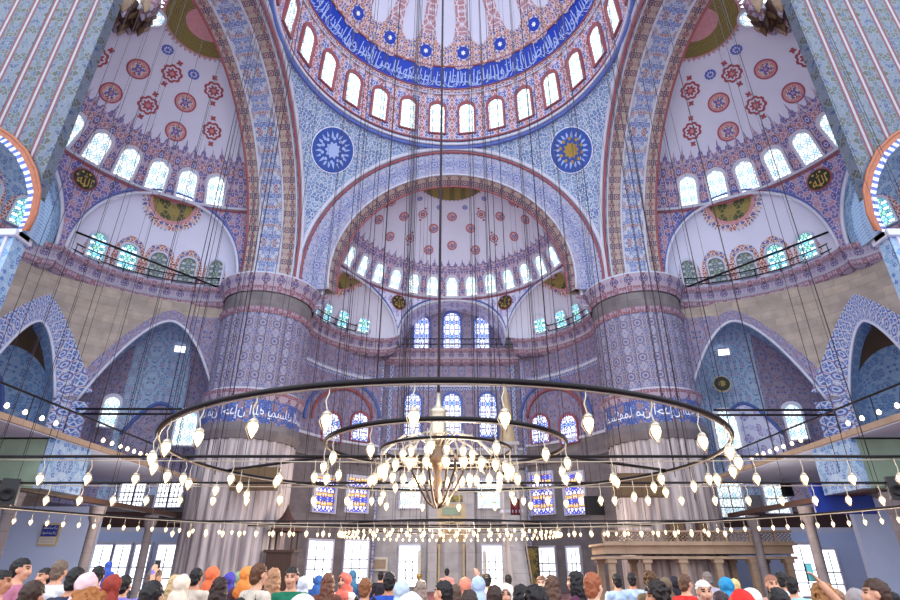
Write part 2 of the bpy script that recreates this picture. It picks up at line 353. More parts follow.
# ------------------------------------------------------------------ main dome
DC = V((0, 25, 36.5)); DR = 11.7; YC = 25.0
def dome_pt(th, z, off=0):                       # th from the far side (+y) to the right
    if z <= 36.5: r = DR-off
    else: r = math.sqrt(max((DR-off)**2-(z-36.5)**2, 0))
    return V((r*math.sin(th), YC+r*math.cos(th), z))
def build_dome():
    mb = MB(); N = 112
    zs = [33.9, 34.15, 34.5, 35.0, 35.6, 36.4, 37.2, 38.0, 38.8, 39.5, 39.75]
    us = frange(-PI*.63, PI*.63, N); uvf = None
    def arc(i, j, z): return (us[i]*DR, z[j])
    mb.grid(lambda u, z: dome_pt(u, z), us, zs, lambda i, j: 'pendentive_pattern' if j < 3 else 'drum_dome_pattern', lambda i, j: (us[i]*DR, zs[j]))
    def seg(z0, z1, n, mat, k=1.0):
        zz = frange(z0, z1, n); mb.grid(lambda u, z: dome_pt(u, z), us, zz, mat, lambda i, j: (us[i]*DR*.93, zz[j]))
    seg(39.75, 40.2, 1, 'red_border'); seg(40.2, 42.05, 4, 'band_blue'); seg(42.05, 42.5, 1, 'red_border')
    zz = [42.5, 43, 43.5, 44, 44.6, 45.2, 45.8, 46.4, 46.9, 47.3, 47.7, 48.0, 48.17, 48.2]
    mb.grid(lambda u, z: dome_pt(u, z), us, zz, 'plaster', lambda i, j: (us[i]*10, zz[j]))
    # ribs and cusped rosettes rising from the blue band
    pj = sphere_proj(DC, DR); NR = 18; ph = .105
    rib = MB()
    for k in range(NR):
        th = ph+2*PI*k/NR
        if math.cos(th) < -.3: continue
        zz2 = [42.5, 43.2, 44, 45, 46, 47, 47.6]
        for a, b in zip(zz2, zz2[1:]):
            wa = .5 if a > 44 else .75; wb = .5
            ra = dome_pt(0, a).y-YC; rb = dome_pt(0, b).y-YC
            wa /= ra; wb = min(wb/rb, .16)
            mb.poly([dome_pt(th-wa, a, .05), dome_pt(th+wa, a, .05), dome_pt(th+wb, b, .05), dome_pt(th-wb, b, .05)], 'rib_pattern', [(0, a), (.7, a), (.7, b), (0, b)], True)
        c = dome_pt(th, 43.05); T, B = frame_on(DC, c)
        disc_on(mb, pj, c, T, B, 1.6, 'red_border', 8, .18, .08); disc_on(mb, pj, c, T, B, .62, 'letter_white', 0, 0, .1)
        disc_on(mb, pj, c, T, B, .55, 'band_blue', 0, 0, .12); disc_on(mb, pj, c, T, B, .22, 'letter_white', 6, .4, .14)
        c2 = dome_pt(th+PI/NR, 42.75); T, B = frame_on(DC, c2)
        disc_on(mb, pj, c2, T, B, .95, 'red_border', 6, .2, .07)
    lambrequin(mb, lambda a, z: dome_pt(a, z, .06), -PI*.63, PI*.63, 42.45, 43.5, 68, 'red_border')
    # white lettering on the blue band
    verse = 'إن الله يمسك السماوات والأرض أن تزولا ولئن زالتا إن أمسكهما من أحد من بعده إنه كان حليما غفورا '
    vs, fs = text_mesh(shape(verse))
    x0 = min(v.x for v in vs); x1 = max(v.x for v in vs); k = PI*1.2/(x1-x0)
    y0 = min(v.y for v in vs); y1 = max(v.y for v in vs)
    lay_text(mb, vs, fs, lambda x, y: dome_pt((x-x0)*k-PI*.6, 40.35+(y-y0)/(y1-y0)*1.65, .05), 'letter_pale')
    r2 = random.Random(3)
    for i in range(110):                          # tall strokes and sweeps that fill the band between the words
        th = -PI*.6+1.2*PI*(i+r2.random()*.6)/110; z0 = 40.4+r2.random()*.5; l = .5+.7*r2.random(); w = .005
        mb.poly([dome_pt(th-w, z0, .05), dome_pt(th+w, z0, .05), dome_pt(th+w*.6+.01, min(z0+l, 42), .05), dome_pt(th-w*.6+.01, min(z0+l, 42), .05)], 'letter_pale')
        t2 = th+.02
        for q in range(5):
            a = t2+q*.011; b = a+.011; za = 40.55+.22*math.sin(q*.8+i); zb = 40.55+.22*math.sin(q*.8+.8+i)
            mb.poly([dome_pt(a, za, .05), dome_pt(b, zb, .05), dome_pt(b, zb+.08, .05), dome_pt(a, za+.08, .05)], 'letter_pale')
    o = mb.build('main_dome', **ST_)
    tb = MB()
    for z, r, m, rad in ((33.95, 11.62, 'blue_trim', .16), (34.25, 11.5, 'white_trim', .14), (34.75, 11.6, 'red_trim', .09), (39.72, 11.2, 'white_trim', .07), (40.2, 11.06, 'red_trim', .06), (42.06, 10.25, 'red_trim', .07)):
        rr = min(r, dome_pt(0, z).y-YC-.02)
        tb.tube([(rr*math.sin(a), YC+rr*math.cos(a), z) for a in frange(-PI*.63, PI*.63, 72)], rad, m, 6)
    tb.build('dome_molding', o)
    for i in range(28):
        th = 2*PI*(i+.5)/28
        if math.cos(th) < -.35: continue
        b = dome_pt(th, 35.55); t2 = dome_pt(th, 38.9)
        window(b, (math.cos(th), -math.sin(th), 0), t2-b, DC, 1.25, 3.15, 'pale_glass', 'red_trim', fw=.17)
build_dome()

# ------------------------------------------------------------------ pendentives (a sphere cut by the four arches)
PCZ, PR = 22.1, 16.7
def build_pend():
    pj = sphere_proj((0, YC, PCZ), PR)
    roundels = {(-1, 1): 0, (1, 1): 1, (-1, -1): 0, (1, -1): 1}
    for sx in (-1, 1):
        for sy in (1,):
            mb = MB(); us = frange(0.02, PI/2-.02, 40); vs = frange(0, 1, 14)
            def fn(a, t):
                rm = min(11.75/max(abs(math.sin(a)), abs(math.cos(a))), 16.55); r = 11.68+(rm-11.68)*t
                return V((sx*r*math.sin(a), YC+sy*r*math.cos(a), PCZ+math.sqrt(PR*PR-r*r)))
            def uvf(i, j):
                p = fn(us[i], vs[j]); return (us[i]*14, p.z)
            mb.grid(fn, us, vs, 'pendentive_pattern', uvf)
            c = fn(PI/4*1.005, .38); T, B = frame_on((0, YC, PCZ), c)
            if sy > 0:
                disc_on(mb, pj, c, T, B, 1.85, 'letter_white', 0, 0, .04); disc_on(mb, pj, c, T, B, 1.78, 'roundel_blue', 0, 0, .06, n=32)
                disc_on(mb, pj, c, T, B, 1.55, 'letter_pale', 20, .42, .08, n=64); disc_on(mb, pj, c, T, B, 1.15, 'roundel_blue', 12, .2, .1, n=48)
                disc_on(mb, pj, c, T, B, .7, 'gold' if sx > 0 else 'letter_pale', 10, .3, .12, n=40)
                for q in range(10):
                    aa = 2*PI*q/10; disc_on(mb, pj, c+T*(.92*math.cos(aa))+B*(.92*math.sin(aa)), T, B, .14, 'gold' if sx > 0 else 'letter_pale', 0, 0, .12, n=8)
                # triangular tracery outline
                for e in (.05, .93):
                    pass
            mb.build('pendentive', **ST_)
build_pend()
# cut-off triangles along the panel edges: raised lines following the arches
def arch_pts(plane, which, r, z0, a0=0.0, a1=PI, n=48, cx=0):
    out = []
    for a in frange(a0, a1, n):
        if which == 'y': out.append((cx+r*math.cos(a), plane, z0+r*math.sin(a)))
        else: out.append((plane, YC+r*math.cos(a), z0+r*math.sin(a)))
    return out
A0 = -.14
def great_arch(name, which, plane, plane2, ri, ro=11.9, bands=None, face_w=1.0):
    """face ring, then the deep soffit running outward to plane2"""
    mb = MB(); us = frange(A0, PI*.8, 60)
    def pt(a, r, pl): return V((r*math.cos(a), pl, PCZ+r*math.sin(a))) if which == 'y' else V((pl, YC+r*math.cos(a), PCZ+r*math.sin(a)))
    sg = 1 if plane2 > plane else -1
    steps = bands
    for (t0, t1, mat) in steps:
        vs = frange(t0, t1, 3)
        mb.grid(lambda a, t: pt(a, ro-.1+(ri-ro+.1)*t, plane+(plane2-plane)*t), us, vs, mat, lambda i, j: (vs[j]*5.0, us[i]*11.5))
    mb.grid(lambda a, t: pt(a, ri+t, plane2), us, [0, 1.8], 'soffit_cartouche', lambda i, j: (j*1.2, us[i]*11))
    o = mb.build(name, **ST_)
    tb = MB()
    for r, pl, m, rad in ((ro-.05, plane-.05*sg, 'white_trim', .17), (ro-.35, plane+.1*sg, 'red_trim', .1)):
        tb.tube([pt(a, r, pl) for a in us], rad, m, 6)
    for t in [s[0] for s in steps[1:]]:
        tb.tube([pt(a, ro-.13+(ri-ro+.1)*t, plane+(plane2-plane)*t) for a in us], .09, 'white_trim', 5)
    tb.tube([pt(a, ri, plane2) for a in us], .1, 'red_trim', 5)
    tb.build('arch_molding', o); return o
# the far arch shows a wide patterned face and a short soffit
def front_arch():
    mb = MB(); us = frange(A0, PI-A0, 64)
    pt = lambda a, r, y: V((r*math.cos(a), y, PCZ+r*math.sin(a)))
    mb.grid(lambda a, t: pt(a, 11.9-2.4*t, 36.75+.5*t), us, frange(0, 1, 4), 'arch_face_pattern', lambda i, j: (us[i]*10.6, j*.6))
    mb.grid(lambda a, t: pt(a, 9.5-.5*t, 37.25+1.0*t), us, [0, 1], 'soffit_cartouche', lambda i, j: (us[i]*9, j*1.0))
    mb.grid(lambda a, t: pt(a, 9.0+t, 38.25), us, [0, 2.4], 'soffit_cartouche', lambda i, j: (us[i]*9, j*1.0))
    o = mb.build('great_arch', **ST_); tb = MB()
    for r, y, m, rad in ((11.85, 36.7, 'white_trim', .2), (11.5, 36.75, 'red_trim', .1), (9.5, 37.2, 'white_trim', .08), (9.0, 38.2, 'red_trim', .08)):
        tb.tube([pt(a, r, y) for a in us], rad, m, 6)
    tb.build('arch_molding', o)
front_arch()
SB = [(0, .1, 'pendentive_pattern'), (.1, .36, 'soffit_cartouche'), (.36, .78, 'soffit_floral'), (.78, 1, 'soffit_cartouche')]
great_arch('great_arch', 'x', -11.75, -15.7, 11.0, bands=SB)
great_arch('great_arch', 'x', 11.75, 15.7, 11.0, bands=SB)

# ------------------------------------------------------------------ semi-domes with their exedrae
def apse(C, eo, el, Rs, Rc, zw0, zw1, zd1, zl, nwin, wpsi, ww, spring, apex, a_h, d_n, cornice_d, front):
    """C axis point, eo outward, el sideways; psi measured from eo towards el"""
    C = V((C[0], C[1], 0)); eo = V(eo); el = V(el); room = V((0, 25, 20)); SC = V((C.x, C.y, PCZ))
    def rad(z): return Rc if z <= PCZ+math.sqrt(max(Rs*Rs-Rc*Rc, 0)) else math.sqrt(max(Rs*Rs-(z-PCZ)**2, 0))
    def pt(psi, z, off=0):
        r = max(rad(z)-off, 0); return C+eo*(r*math.cos(psi))+el*(r*math.sin(psi))+V((0, 0, z))
    pj = sphere_proj(SC, Rs)
    side = (eo.x > .5) - (eo.x < -.5)
    P0 = -PI/2 if front else -.36
    shell = MB(); us = frange(P0, PI/2, 72); top = PCZ+Rs
    zz = frange(zw0, zd1, 5)
    shell.grid(pt, us, zz, 'drum_pattern', lambda i, j: (us[i]*Rc*1.0, zz[j]))
    z2 = [zd1+(top-zd1)*math.sin(PI/2*t) for t in frange(0, 1, 16)]
    shell.grid(pt, us, z2, 'plaster', lambda i, j: (us[i]*8, z2[j]))
    lambrequin(shell, lambda a, z: pt(a, z, .05), P0, PI/2, zd1-.05, zl, 27 if not front else 40, 'drum_pattern')
    # crown roundel at the apex and the painted medallions
    apx = C+V((0, 0, PCZ+Rs)); cr = 3.0 if not front else 3.5
    for k, mat, lob, off in ((1, 'red_border', 52, .05), (.9, 'pink_paint', 0, .08), (.86 if not front else .93, 'gold_pattern', 0, .11), (.66 if not front else .05, 'pink_paint', 0, .14)):
        for i in range(104):
            q = []
            for j in (i, i+1):
                a = PI*j/104; rr = cr*k*(1-(.1*(.5+.5*math.cos(lob*a)) if lob else 0)); q.append(pj(apx+el*(rr*math.cos(a))+eo*(rr*math.sin(a)+.6), off))
            c0 = pj(apx+eo*.6, off); shell.poly([c0, q[0], q[1]], mat, [(0, 0), (q[0].x, q[0].y), (q[1].x, q[1].y)])
    if not front:
        med = [(4, 31.86, 'lobed'), (20.5, 32.7, 'round'), (37, 33.3, 'lobed'), (69, 33.35, 'lobed'), (21.6, 33.75, 'blue'), (51, 33.6, 'blue'), (20.4, 31.0, 'round'), (36.4, 31.74, 'lobed'), (52.6, 32.6, 'round'), (53, 31.06, 'round'), (70, 31.76, 'lobed')]
        med += [(-p, z, k) for p, z, k in med if 5 < p < 18]
        s0 = .74
    else:
        med = []
        for p, z, k in [(0, 29.35, 'round'), (16.5, 28.9, 'round'), (32, 29.4, 'lobed'), (47, 29.0, 'round'), (16, 30.37, 'round'), (0, 31.1, 'round'), (30, 31.0, 'lobed'), (45.7, 30.5, 'round'), (63, 29.5, 'round'), (66, 30.7, 'lobed'), (15.5, 31.5, 'blue'), (43, 31.6, 'blue')]:
            med += [(p, z, k)]+([(-p, z, k)] if p else [])
        s0 = .46
    for p, z, k in med:
        z = max(z, zl+.1); c = pt(math.radians(p), z); T, B = frame_on(SC, c)
        medallion(shell, pj, c, T, B, s0*(.55 if k == 'blue' else 1), k)
    so = shell.build('semi_dome', **ST_)
    tb = MB()
    for z, off, m, r in ((zw0-.05, .06, 'white_trim', .12), (zw0-.3, .05, 'red_trim', .08)):
        tb.tube([pt(a, z, off) for a in us], r, m, 6)
    tb.build('drum_molding', so)
    for p in wpsi:
        if not front and p < -18: continue
        a = math.radians(p); b = pt(a, zw0+.12); t = pt(a, zw1)
        window(b, -eo*math.sin(a)+el*math.cos(a), t-b, room, ww, (t-b).length-.05, 'pale_glass', 'white_trim', fw=.16)
    # spandrels: from the exedra arches up to the drum
    cents = [-60, 0, 60]; hw = a_h
    sp = MB(); ps = frange(P0, PI/2, 180)
    def low(psi):
        d = math.degrees(psi); best = spring
        for c in cents:
            q = (d-c)/hw
            if abs(q) < 1: best = max(best, spring+(apex-spring)*(1-abs(q)**2.1)**.5)
        return best
    vs = frange(0, 1, 5)
    smat = 'spandrel_pale' if front else 'spandrel_pattern'
    sp.grid(lambda a, t: pt(a, low(a)+(zw0-low(a))*t), ps, vs, smat, lambda i, j: (ps[i]*Rc, low(ps[i])+(zw0-low(ps[i]))*vs[j]))
    # dark green roundels with gold lettering between the arches
    tv, tf = text_mesh('\ufdf2')
    xm = (min(v.x for v in tv)+max(v.x for v in tv))/2; ym = (min(v.y for v in tv)+max(v.y for v in tv))/2
    for d in ((-30, 30) if front else (30,)):
        a = math.radians(d); zc_ = zw0-(1.45 if not front else 1.2); r0 = .75 if not front else .66
        c = pt(a, zc_, .05); T = (-eo*math.sin(a)+el*math.cos(a)); U = V((0, 0, 1)); N = -(eo*math.cos(a)+el*math.sin(a))
        if T.cross(U).dot(N) < 0: T = -T
        flat = lambda p, off: V(p)+N*off
        disc_on(sp, flat, c, T, U, r0*1.14, 'red_trim', 0, 0, .04); disc_on(sp, flat, c, T, U, r0, 'dark_green', 0, 0, .07)
        lay_text(sp, tv, tf, lambda x, y: c+T*((x-xm)*r0*1.05)+U*((y-ym)*r0*1.3)+N*.1, 'gold')
        for q in range(7):
            aa = 2*PI*q/7+.3; disc_on(sp, flat, c+T*(r0*.72*math.cos(aa))+U*(r0*.72*math.sin(aa)), T, U, .09, 'gold', 0, 0, .1, n=6)
    spo = sp.build('spandrel_wall', **ST_)
    lt = MB()
    for c in cents:
        if not front and c < -5: continue
        aa = [math.radians(c+hw*math.cos(x)) for x in frange(0, PI, 40)]
        lt.tube([pt(a, low(a)-.02, .06) for a in aa], .13, 'white_trim', 6); lt.tube([pt(a, low(a)+.32, .04) for a in aa], .08, 'blue_trim', 6)
    lt.build('arch_molding', spo)
    # exedrae: quarter-shells behind each arch, with windows and a crown
    half = Rc*math.sin(math.radians(hw)); D = Rc*math.cos(math.radians(hw)); H = apex-spring
    def niche_fn(cdeg, dn, flatback=False):
        c = math.radians(cdeg); no = eo*math.cos(c)+el*math.sin(c); nl = -eo*math.sin(c)+el*math.cos(c)
        def f(al, mu):
            x = half*math.cos(al); r = math.sin(al); sag = math.sqrt(Rc*Rc-x*x)-D
            if flatback:
                yy = D+sag*(1-mu)+mu*(dn); return C+nl*x+no*yy+V((0, 0, spring+H*r))
            yy = D+sag+dn*(r**.8)*math.sin(mu); z = spring+H*r*math.cos(mu)
            return C+nl*x+no*yy+V((0, 0, z))
        return f, no, nl
    for c in cents:
        if not front and c < -5: continue
        nb = MB()
        if front and c == 0:
            f, no, nl = niche_fn(0, 50.0-C.y-D+0.0, True)
            nb.grid(f, frange(0, PI, 40), frange(0, 1, 4), 'spandrel_pale')
            yb = 50.0; pts = [V((half*math.cos(a), yb, spring+H*math.sin(a))) for a in frange(0, PI, 30)]
            nb.poly(pts, 'tile_violet', [(p.x, p.z) for p in pts])
            no_ = nb.build('window_niche', **ST_)
            for x, w, h, z in ((-2.95, 1.45, 3.5, 20.55), (0, 1.6, 4.0, 20.5), (2.95, 1.45, 3.5, 20.55)):
                window((x, yb-.05, z), (1, 0, 0), (0, 0, 1), room, w, h, 'stained_glass', 'blue_trim', fw=.15)
            continue
        f, no, nl = niche_fn(c, d_n)
        nb.grid(f, frange(0, PI, 40), frange(0, PI/2, 16), 'plaster_warm' if front else 'tile_blue' if abs(c) < 5 else 'plaster')
        # crown half-roundel just inside the arch
        top_p = f(PI/2, .0)
        def npj(p, off): return V(p)
        rr = 1.5 if not front else 1.1
        def mu_of(v):
            m = 0; l = 0
            while l < v and m < 1.5:
                l += .01*math.hypot(d_n*math.cos(m), H*math.sin(m)); m += .01
            return m
        q0 = C+V((0, 0, spring+1))
        def crown(rad_, ang): 
            al = PI/2+rad_*math.cos(ang)/half; p = f(al, mu_of(rad_*math.sin(ang)*(1.25 if not front else 1.7))); return p+(q0-p).normalized()*.05
        for (ra, rb, mat, lob) in ((0, .3, 'pink_paint', 0), (.3, 1, 'gold_pattern', 0), (1, 1.14, 'pink_paint', 0), (1.14, 1.5, 'red_border', 24)):
            for i in range(48):
                a0_, a1_ = PI*i/48, PI*(i+1)/48
                e = [rr*rb*(1-(.14*(.5+.5*math.cos(lob*2*x)) if lob else 0)) for x in (a0_, a1_)]
                for q in range(3):
                    t0, t1 = q/3, (q+1)/3
                    P4 = [(rr*ra+(e[0]-rr*ra)*t0, a0_), (rr*ra+(e[1]-rr*ra)*t0, a1_), (rr*ra+(e[1]-rr*ra)*t1, a1_), (rr*ra+(e[0]-rr*ra)*t1, a0_)]
                    pp = [crown(*w_) for w_ in P4]; nb.poly(pp, mat, [(p.x, p.z) for p in pp])
        exo = nb.build('exedra', **ST_)
        # windows near its foot, each with a painted border
        wb = MB(); WL = [-.74, -.38, 0, .38, .74] if not front else [-.72, -.36, 0, .36, .72]
        for x in WL:
            al = math.acos(x); wh = 2.0 if not front else 1.75; wwid = 1.15 if not front else .95
            b = f(al, PI/2-.05); t = f(al, PI/2-.05-.36)
            dx = .02; T = f(math.acos(min(x+dx, .99)), PI/2-.05)-f(math.acos(x-dx), PI/2-.05)
            U = t-b; T.normalize(); U.normalize()
            b = b+V((0, 0, .3))
            N = T.cross(U)
            if N.dot(room-b) < 0: N = -N
            rim = outline(wwid*1.9, wh*1.38); q0 = b+N*.07
            for i in range(len(rim)):
                j = (i+1) % len(rim)
                k = 1.0
                i0 = (rim[i][0]*.55, rim[i][1]*.75); j0 = (rim[j][0]*.55, rim[j][1]*.75)
                wb.poly([q0+T*rim[i][0]+U*rim[i][1], q0+T*rim[j][0]+U*rim[j][1], q0+T*j0[0]+U*j0[1], q0+T*i0[0]+U*i0[1]], 'red_border', [(rim[i][0], rim[i][1]), (rim[j][0], rim[j][1]), j0, i0])
            # outer bays look out on daylight, inner ones on the roof
            world = b
            bright = front or (abs(world.x) > 22.5)
            window(b+N*.08, T, U, room, wwid, wh, ('teal_glass' if bright else 'dim_glass'), 'white_trim', fw=.1)
        wb.build('painted_border', exo)
    # cornice following the exedrae
    def plan(psi, off=0.0):
        d = math.degrees(psi)
        c = min(cents, key=lambda q: abs(q-d)); q = max(-1, min(1, (d-c)/30.0))
        bulge = cornice_d*math.sqrt(max(1-q*q, 0))
        r = Rc*.985+bulge-off
        if front and abs(d) < 30:
            r = (50.0-C.y-.75)/math.cos(psi)-off
        return C+eo*(r*math.cos(psi))+el*(r*math.sin(psi))
    cb = MB(); cs = frange(P0, PI/2, 120)
    prof = [(1.1, 19.0), (.62, 19.15), (.5, 19.5), (.3, 19.6), (.2, 20.0), (-.05, 20.1), (-.1, 20.4), (.2, 20.42), (1.6, 20.42)]
    ll = [0]
    for a, b in zip(cs, cs[1:]): ll.append(ll[-1]+(plan(b)-plan(a)).length)
    vv = [0, .5, .9, 1.2, 1.6, 1.9, 2.2, 2.4, 3.6]
    cb.grid(lambda a, j: plan(a, -prof[j][0]+.35)+V((0, 0, prof[j][1])), cs, list(range(len(prof))), lambda i, j: 'white_trim' if j in (2, 6) else 'cornice_pattern', lambda i, j: (ll[i], vv[j]), smooth=False)
    cb.build('cornice', **ST_)
    return pt, plan, C
WP = [math.degrees(PI/2-(.272+.197*i)) for i in range(0, 6)]
WPs = WP+[-p for p in WP]+[0]
for s in (-1, 1):
    apse((s*15.7, 25), (s, 0, 0), (0, 1, 0), 12.35, 11.2, 27.3, 29.35, 30.1, 31.1, 13, WPs, 1.2, 20.4, 27.35, 28.6, 1.5, 1.1, False)
FW = [math.degrees(.196*i) for i in range(-6, 7)]
PTF, PLANF, CFv = apse((0, 37.5), (0, 1, 0), (1, 0, 0), 10.4, 9.94, 25.05, 26.85, 27.6, 28.35, 13, FW, .98, 20.4, 24.7, 29.5, 2.9, 2.7, True)

# ------------------------------------------------------------------ lower walls with their arches
def curved_wall(name, cx, cy, r, a0, a1, ztop, arches, mats, side, n=150, eo=(1, 0), el=(0, 1)):
    """wall standing on a circle; arches: (centre, half, spring, apex) in degrees and metres, open below"""
    mb = MB(); us = frange(math.radians(a0), math.radians(a1), n)
    def pos(a, z, dr=0): 
        return V((cx+side*(r+dr)*math.cos(a), cy+(r+dr)*math.sin(a), z))
    def low(a):
        d = math.degrees(a); b = 0
        for c, h, s, ap in arches:
            q = abs(d-c)/h
            if q < 1: b = max(b, s+(ap-s)*(1-q**1.75))
        return b
    vs = frange(0, 1, 6)
    lows = [low(a) for a in us]
    def mat(i, j):
        z = (lows[i]+(ztop-lows[i])*vs[j])
        d = math.degrees(us[i])
        for c, h, s, ap in arches:
            q = abs(d-c)/h
            if q < 1.12 and j < 2 : return mats[1]
        return mats[0]
    mb.grid(lambda a, t: pos(a, low(a)+(ztop-low(a))*t), us, vs, mats[0], lambda i, j: (us[i]*r, lows[i]+(ztop-lows[i])*vs[j]))
    o = mb.build(name, **ST_)
    return o, pos, low
for s in (-1, 1):
    nm = 'wall_left' if s < 0 else 'wall_right'
    AR = [(68.5, 20.0, 11.3, 17.7), (33.5, 9.5, 11.2, 15.7), (-4, 15, 11.2, 16.5)]
    o, pos, low = curved_wall(nm, s*15.7, 25, 12.25, -40, 92, 19.3, AR, ('wall_stone', 'tile_violet'), s)
    # tiled archivolts, spandrels and reveals
    tm = MB()
    for (c, h, sp, ap), mat in zip(AR, ('tile_violet', 'tile_border', 'tile_border')):
        def crv(t, k=1.0, dz=0):                   # t -1..1 along the arch
            q = t; z = sp+(ap-sp)*(1-abs(q)**1.75)
            return math.radians(c+h*q*k), z+dz
        ts = frange(-1, 1, 48)
        bw = 1.9 if mat == 'tile_border' else .9
        tm.grid(lambda t, w: pos(math.radians(c+(h+math.degrees(w*bw/12.25)*abs(t)**.5)*t), sp+(ap-sp)*(1-abs(t)**1.75)+w*bw*(1-abs(t)*.6), -.06), ts, [0, .5, 1], mat, lambda i, j: (j*.55, ts[i]*9))
        for e in (-1, 1):                         # straight sides down to the gallery
            tm.grid(lambda w, z: pos(math.radians(c+e*(h+math.degrees(w*bw/12.25))), z, -.06), [0, .5, 1], frange(7.5, sp+.05, 4), mat, lambda i, j: (i*.55, j*1.0))
        tm.grid(lambda t, w: pos(math.radians(c+h*t), sp+(ap-sp)*(1-abs(t)**1.75), w), ts, [-.06, .8, 1.6], 'tile_blue', lambda i, j: (j*.8, ts[i]*9))
        for e in (-1, 1):
            tm.grid(lambda w, z: pos(math.radians(c+e*h), z, w), [-.06, .8, 1.6], frange(6.5, sp, 4), 'tile_blue', lambda i, j: (i*.8, j*1.2))
    # tile field between the big arch and the pier, above the stone
    tm.grid(lambda a, z: pos(a, max(z, low(a)+.05), -.03), frange(math.radians(73), math.radians(90.5), 24), frange(11, 18.3, 8), 'tile_violet', lambda i, j: (i*.15, j*.9))
    tm.build('wall_tile', o)
    tt = MB()
    for (c, h, sp, ap) in AR:
        tt.tube([pos(math.radians(c+h*t), sp+(ap-sp)*(1-abs(t)**1.75), -.1) for t in frange(-1, 1, 40)], .1, 'white_trim', 5)
    tt.build('arch_molding', o)
    # the bays behind: a tiled niche with a half-dome
    for (c, h, sp, ap), mat, dep in zip(AR, ('tile_teal', 'tile_blue', 'tile_blue'), (4.2, 3.4, 3.4)):
        nb = MB(); ts = frange(-1, 1, 40)
        def nf(t, m):
            sc_ = math.sqrt(max(1-t*t, 0)); z = 11.3+(ap-11.3)*(sc_*math.cos(m)); d = .1+dep*(sc_**.7)*math.sin(m)
            return pos(math.radians(c+h*t*.99), z, d+1.3*math.cos(m)*0+.9)
        tz = lambda i: mat if mat != 'tile_teal' else ('tile_teal' if (-.5 < ts[i] < .25 if s < 0 else ts[i] > -.3) else 'tile_violet')
        nb.grid(nf, ts, frange(0, PI/2, 14), lambda i, j: 'brown_panel' if mat == 'tile_blue' and j < 6 else tz(i))
        nb.grid(lambda t, z: pos(math.radians(c+h*t*.99), z, 1.0+dep*(math.sqrt(max(1-t*t, 0))**.7)), ts, frange(5.5, 11.3, 6), lambda i, j: tz(i))
        # a shallow inner pointed arch on the back wall
        bo = nb.build('bay_niche', **ST_)
        ib = MB()
        f2 = lambda t, z: pos(math.radians(c+h*.36*t), z, 1.0+dep*.93-.12)
        hs = frange(-1, 1, 24)
        ib.grid(lambda t, k: f2(t, 7+k*(3.4+2.5*(1-abs(t)**1.8))), hs, frange(0, 1, 6), 'tile_violet' if s < 0 else 'spandrel_pale', lambda i, j: (i*.16, j*1.2))
        ib.tube([f2(t, 7+3.4+2.5*(1-abs(t)**1.8)) for t in hs], .14, 'tile_border', 5)
        ib.build('inner_arch', bo)
    # windows of the big bay
    W = [(110, 412, .9, 2.1), (186, 428, 1.35, 2.4)] if s < 0 else [(795, 422, 1.0, 2.4), (726, 430, 1.5, 2.6)]
    for px, py, w, h in W:
        p = at_cyl(px, py, s*15.7, 25, 15.2 if abs(px-450) > 300 else 13.6)
        a = math.atan2(p.y-25, s*(p.x-s*15.7)); 
        window(p-V((0, 0, h/2)), (-s*math.sin(a), math.cos(a), 0), (0, 0, 1), (0, 20, 5), w, h, 'pale_glass', 'white_trim')
    p = at_cyl(180 if s < 0 else 724, 352 if s < 0 else 355, s*15.7, 25, 15.0); a = math.atan2(p.y-25, s*(p.x-s*15.7))
    window(p, (-s*math.sin(a), math.cos(a), 0), V((-s*math.cos(a)*.5, -math.sin(a)*.5, 1)), (0, 20, 5), .75, .45, 'white_glass', 'white_trim', False, .06, .1)
    if s > 0:
        p = at_cyl(722, 384, 15.7, 25, 15.3); a = math.atan2(p.y-25, p.x-15.7); T = V((-math.sin(a), math.cos(a), 0)); N = V((-math.cos(a), -math.sin(a), .25)); U = V((0, 0, 1))
        rb_ = MB(); fl_ = lambda q, off: V(q)+N*off
        disc_on(rb_, fl_, p, T, U, .62, 'tan_stone', off=.0); disc_on(rb_, fl_, p, T, U, .54, 'dark_green', off=.05); disc_on(rb_, fl_, p, T, U, .3, 'gold_pattern', 8, .4, off=.09); rb_.build('wall_roundel', bo)
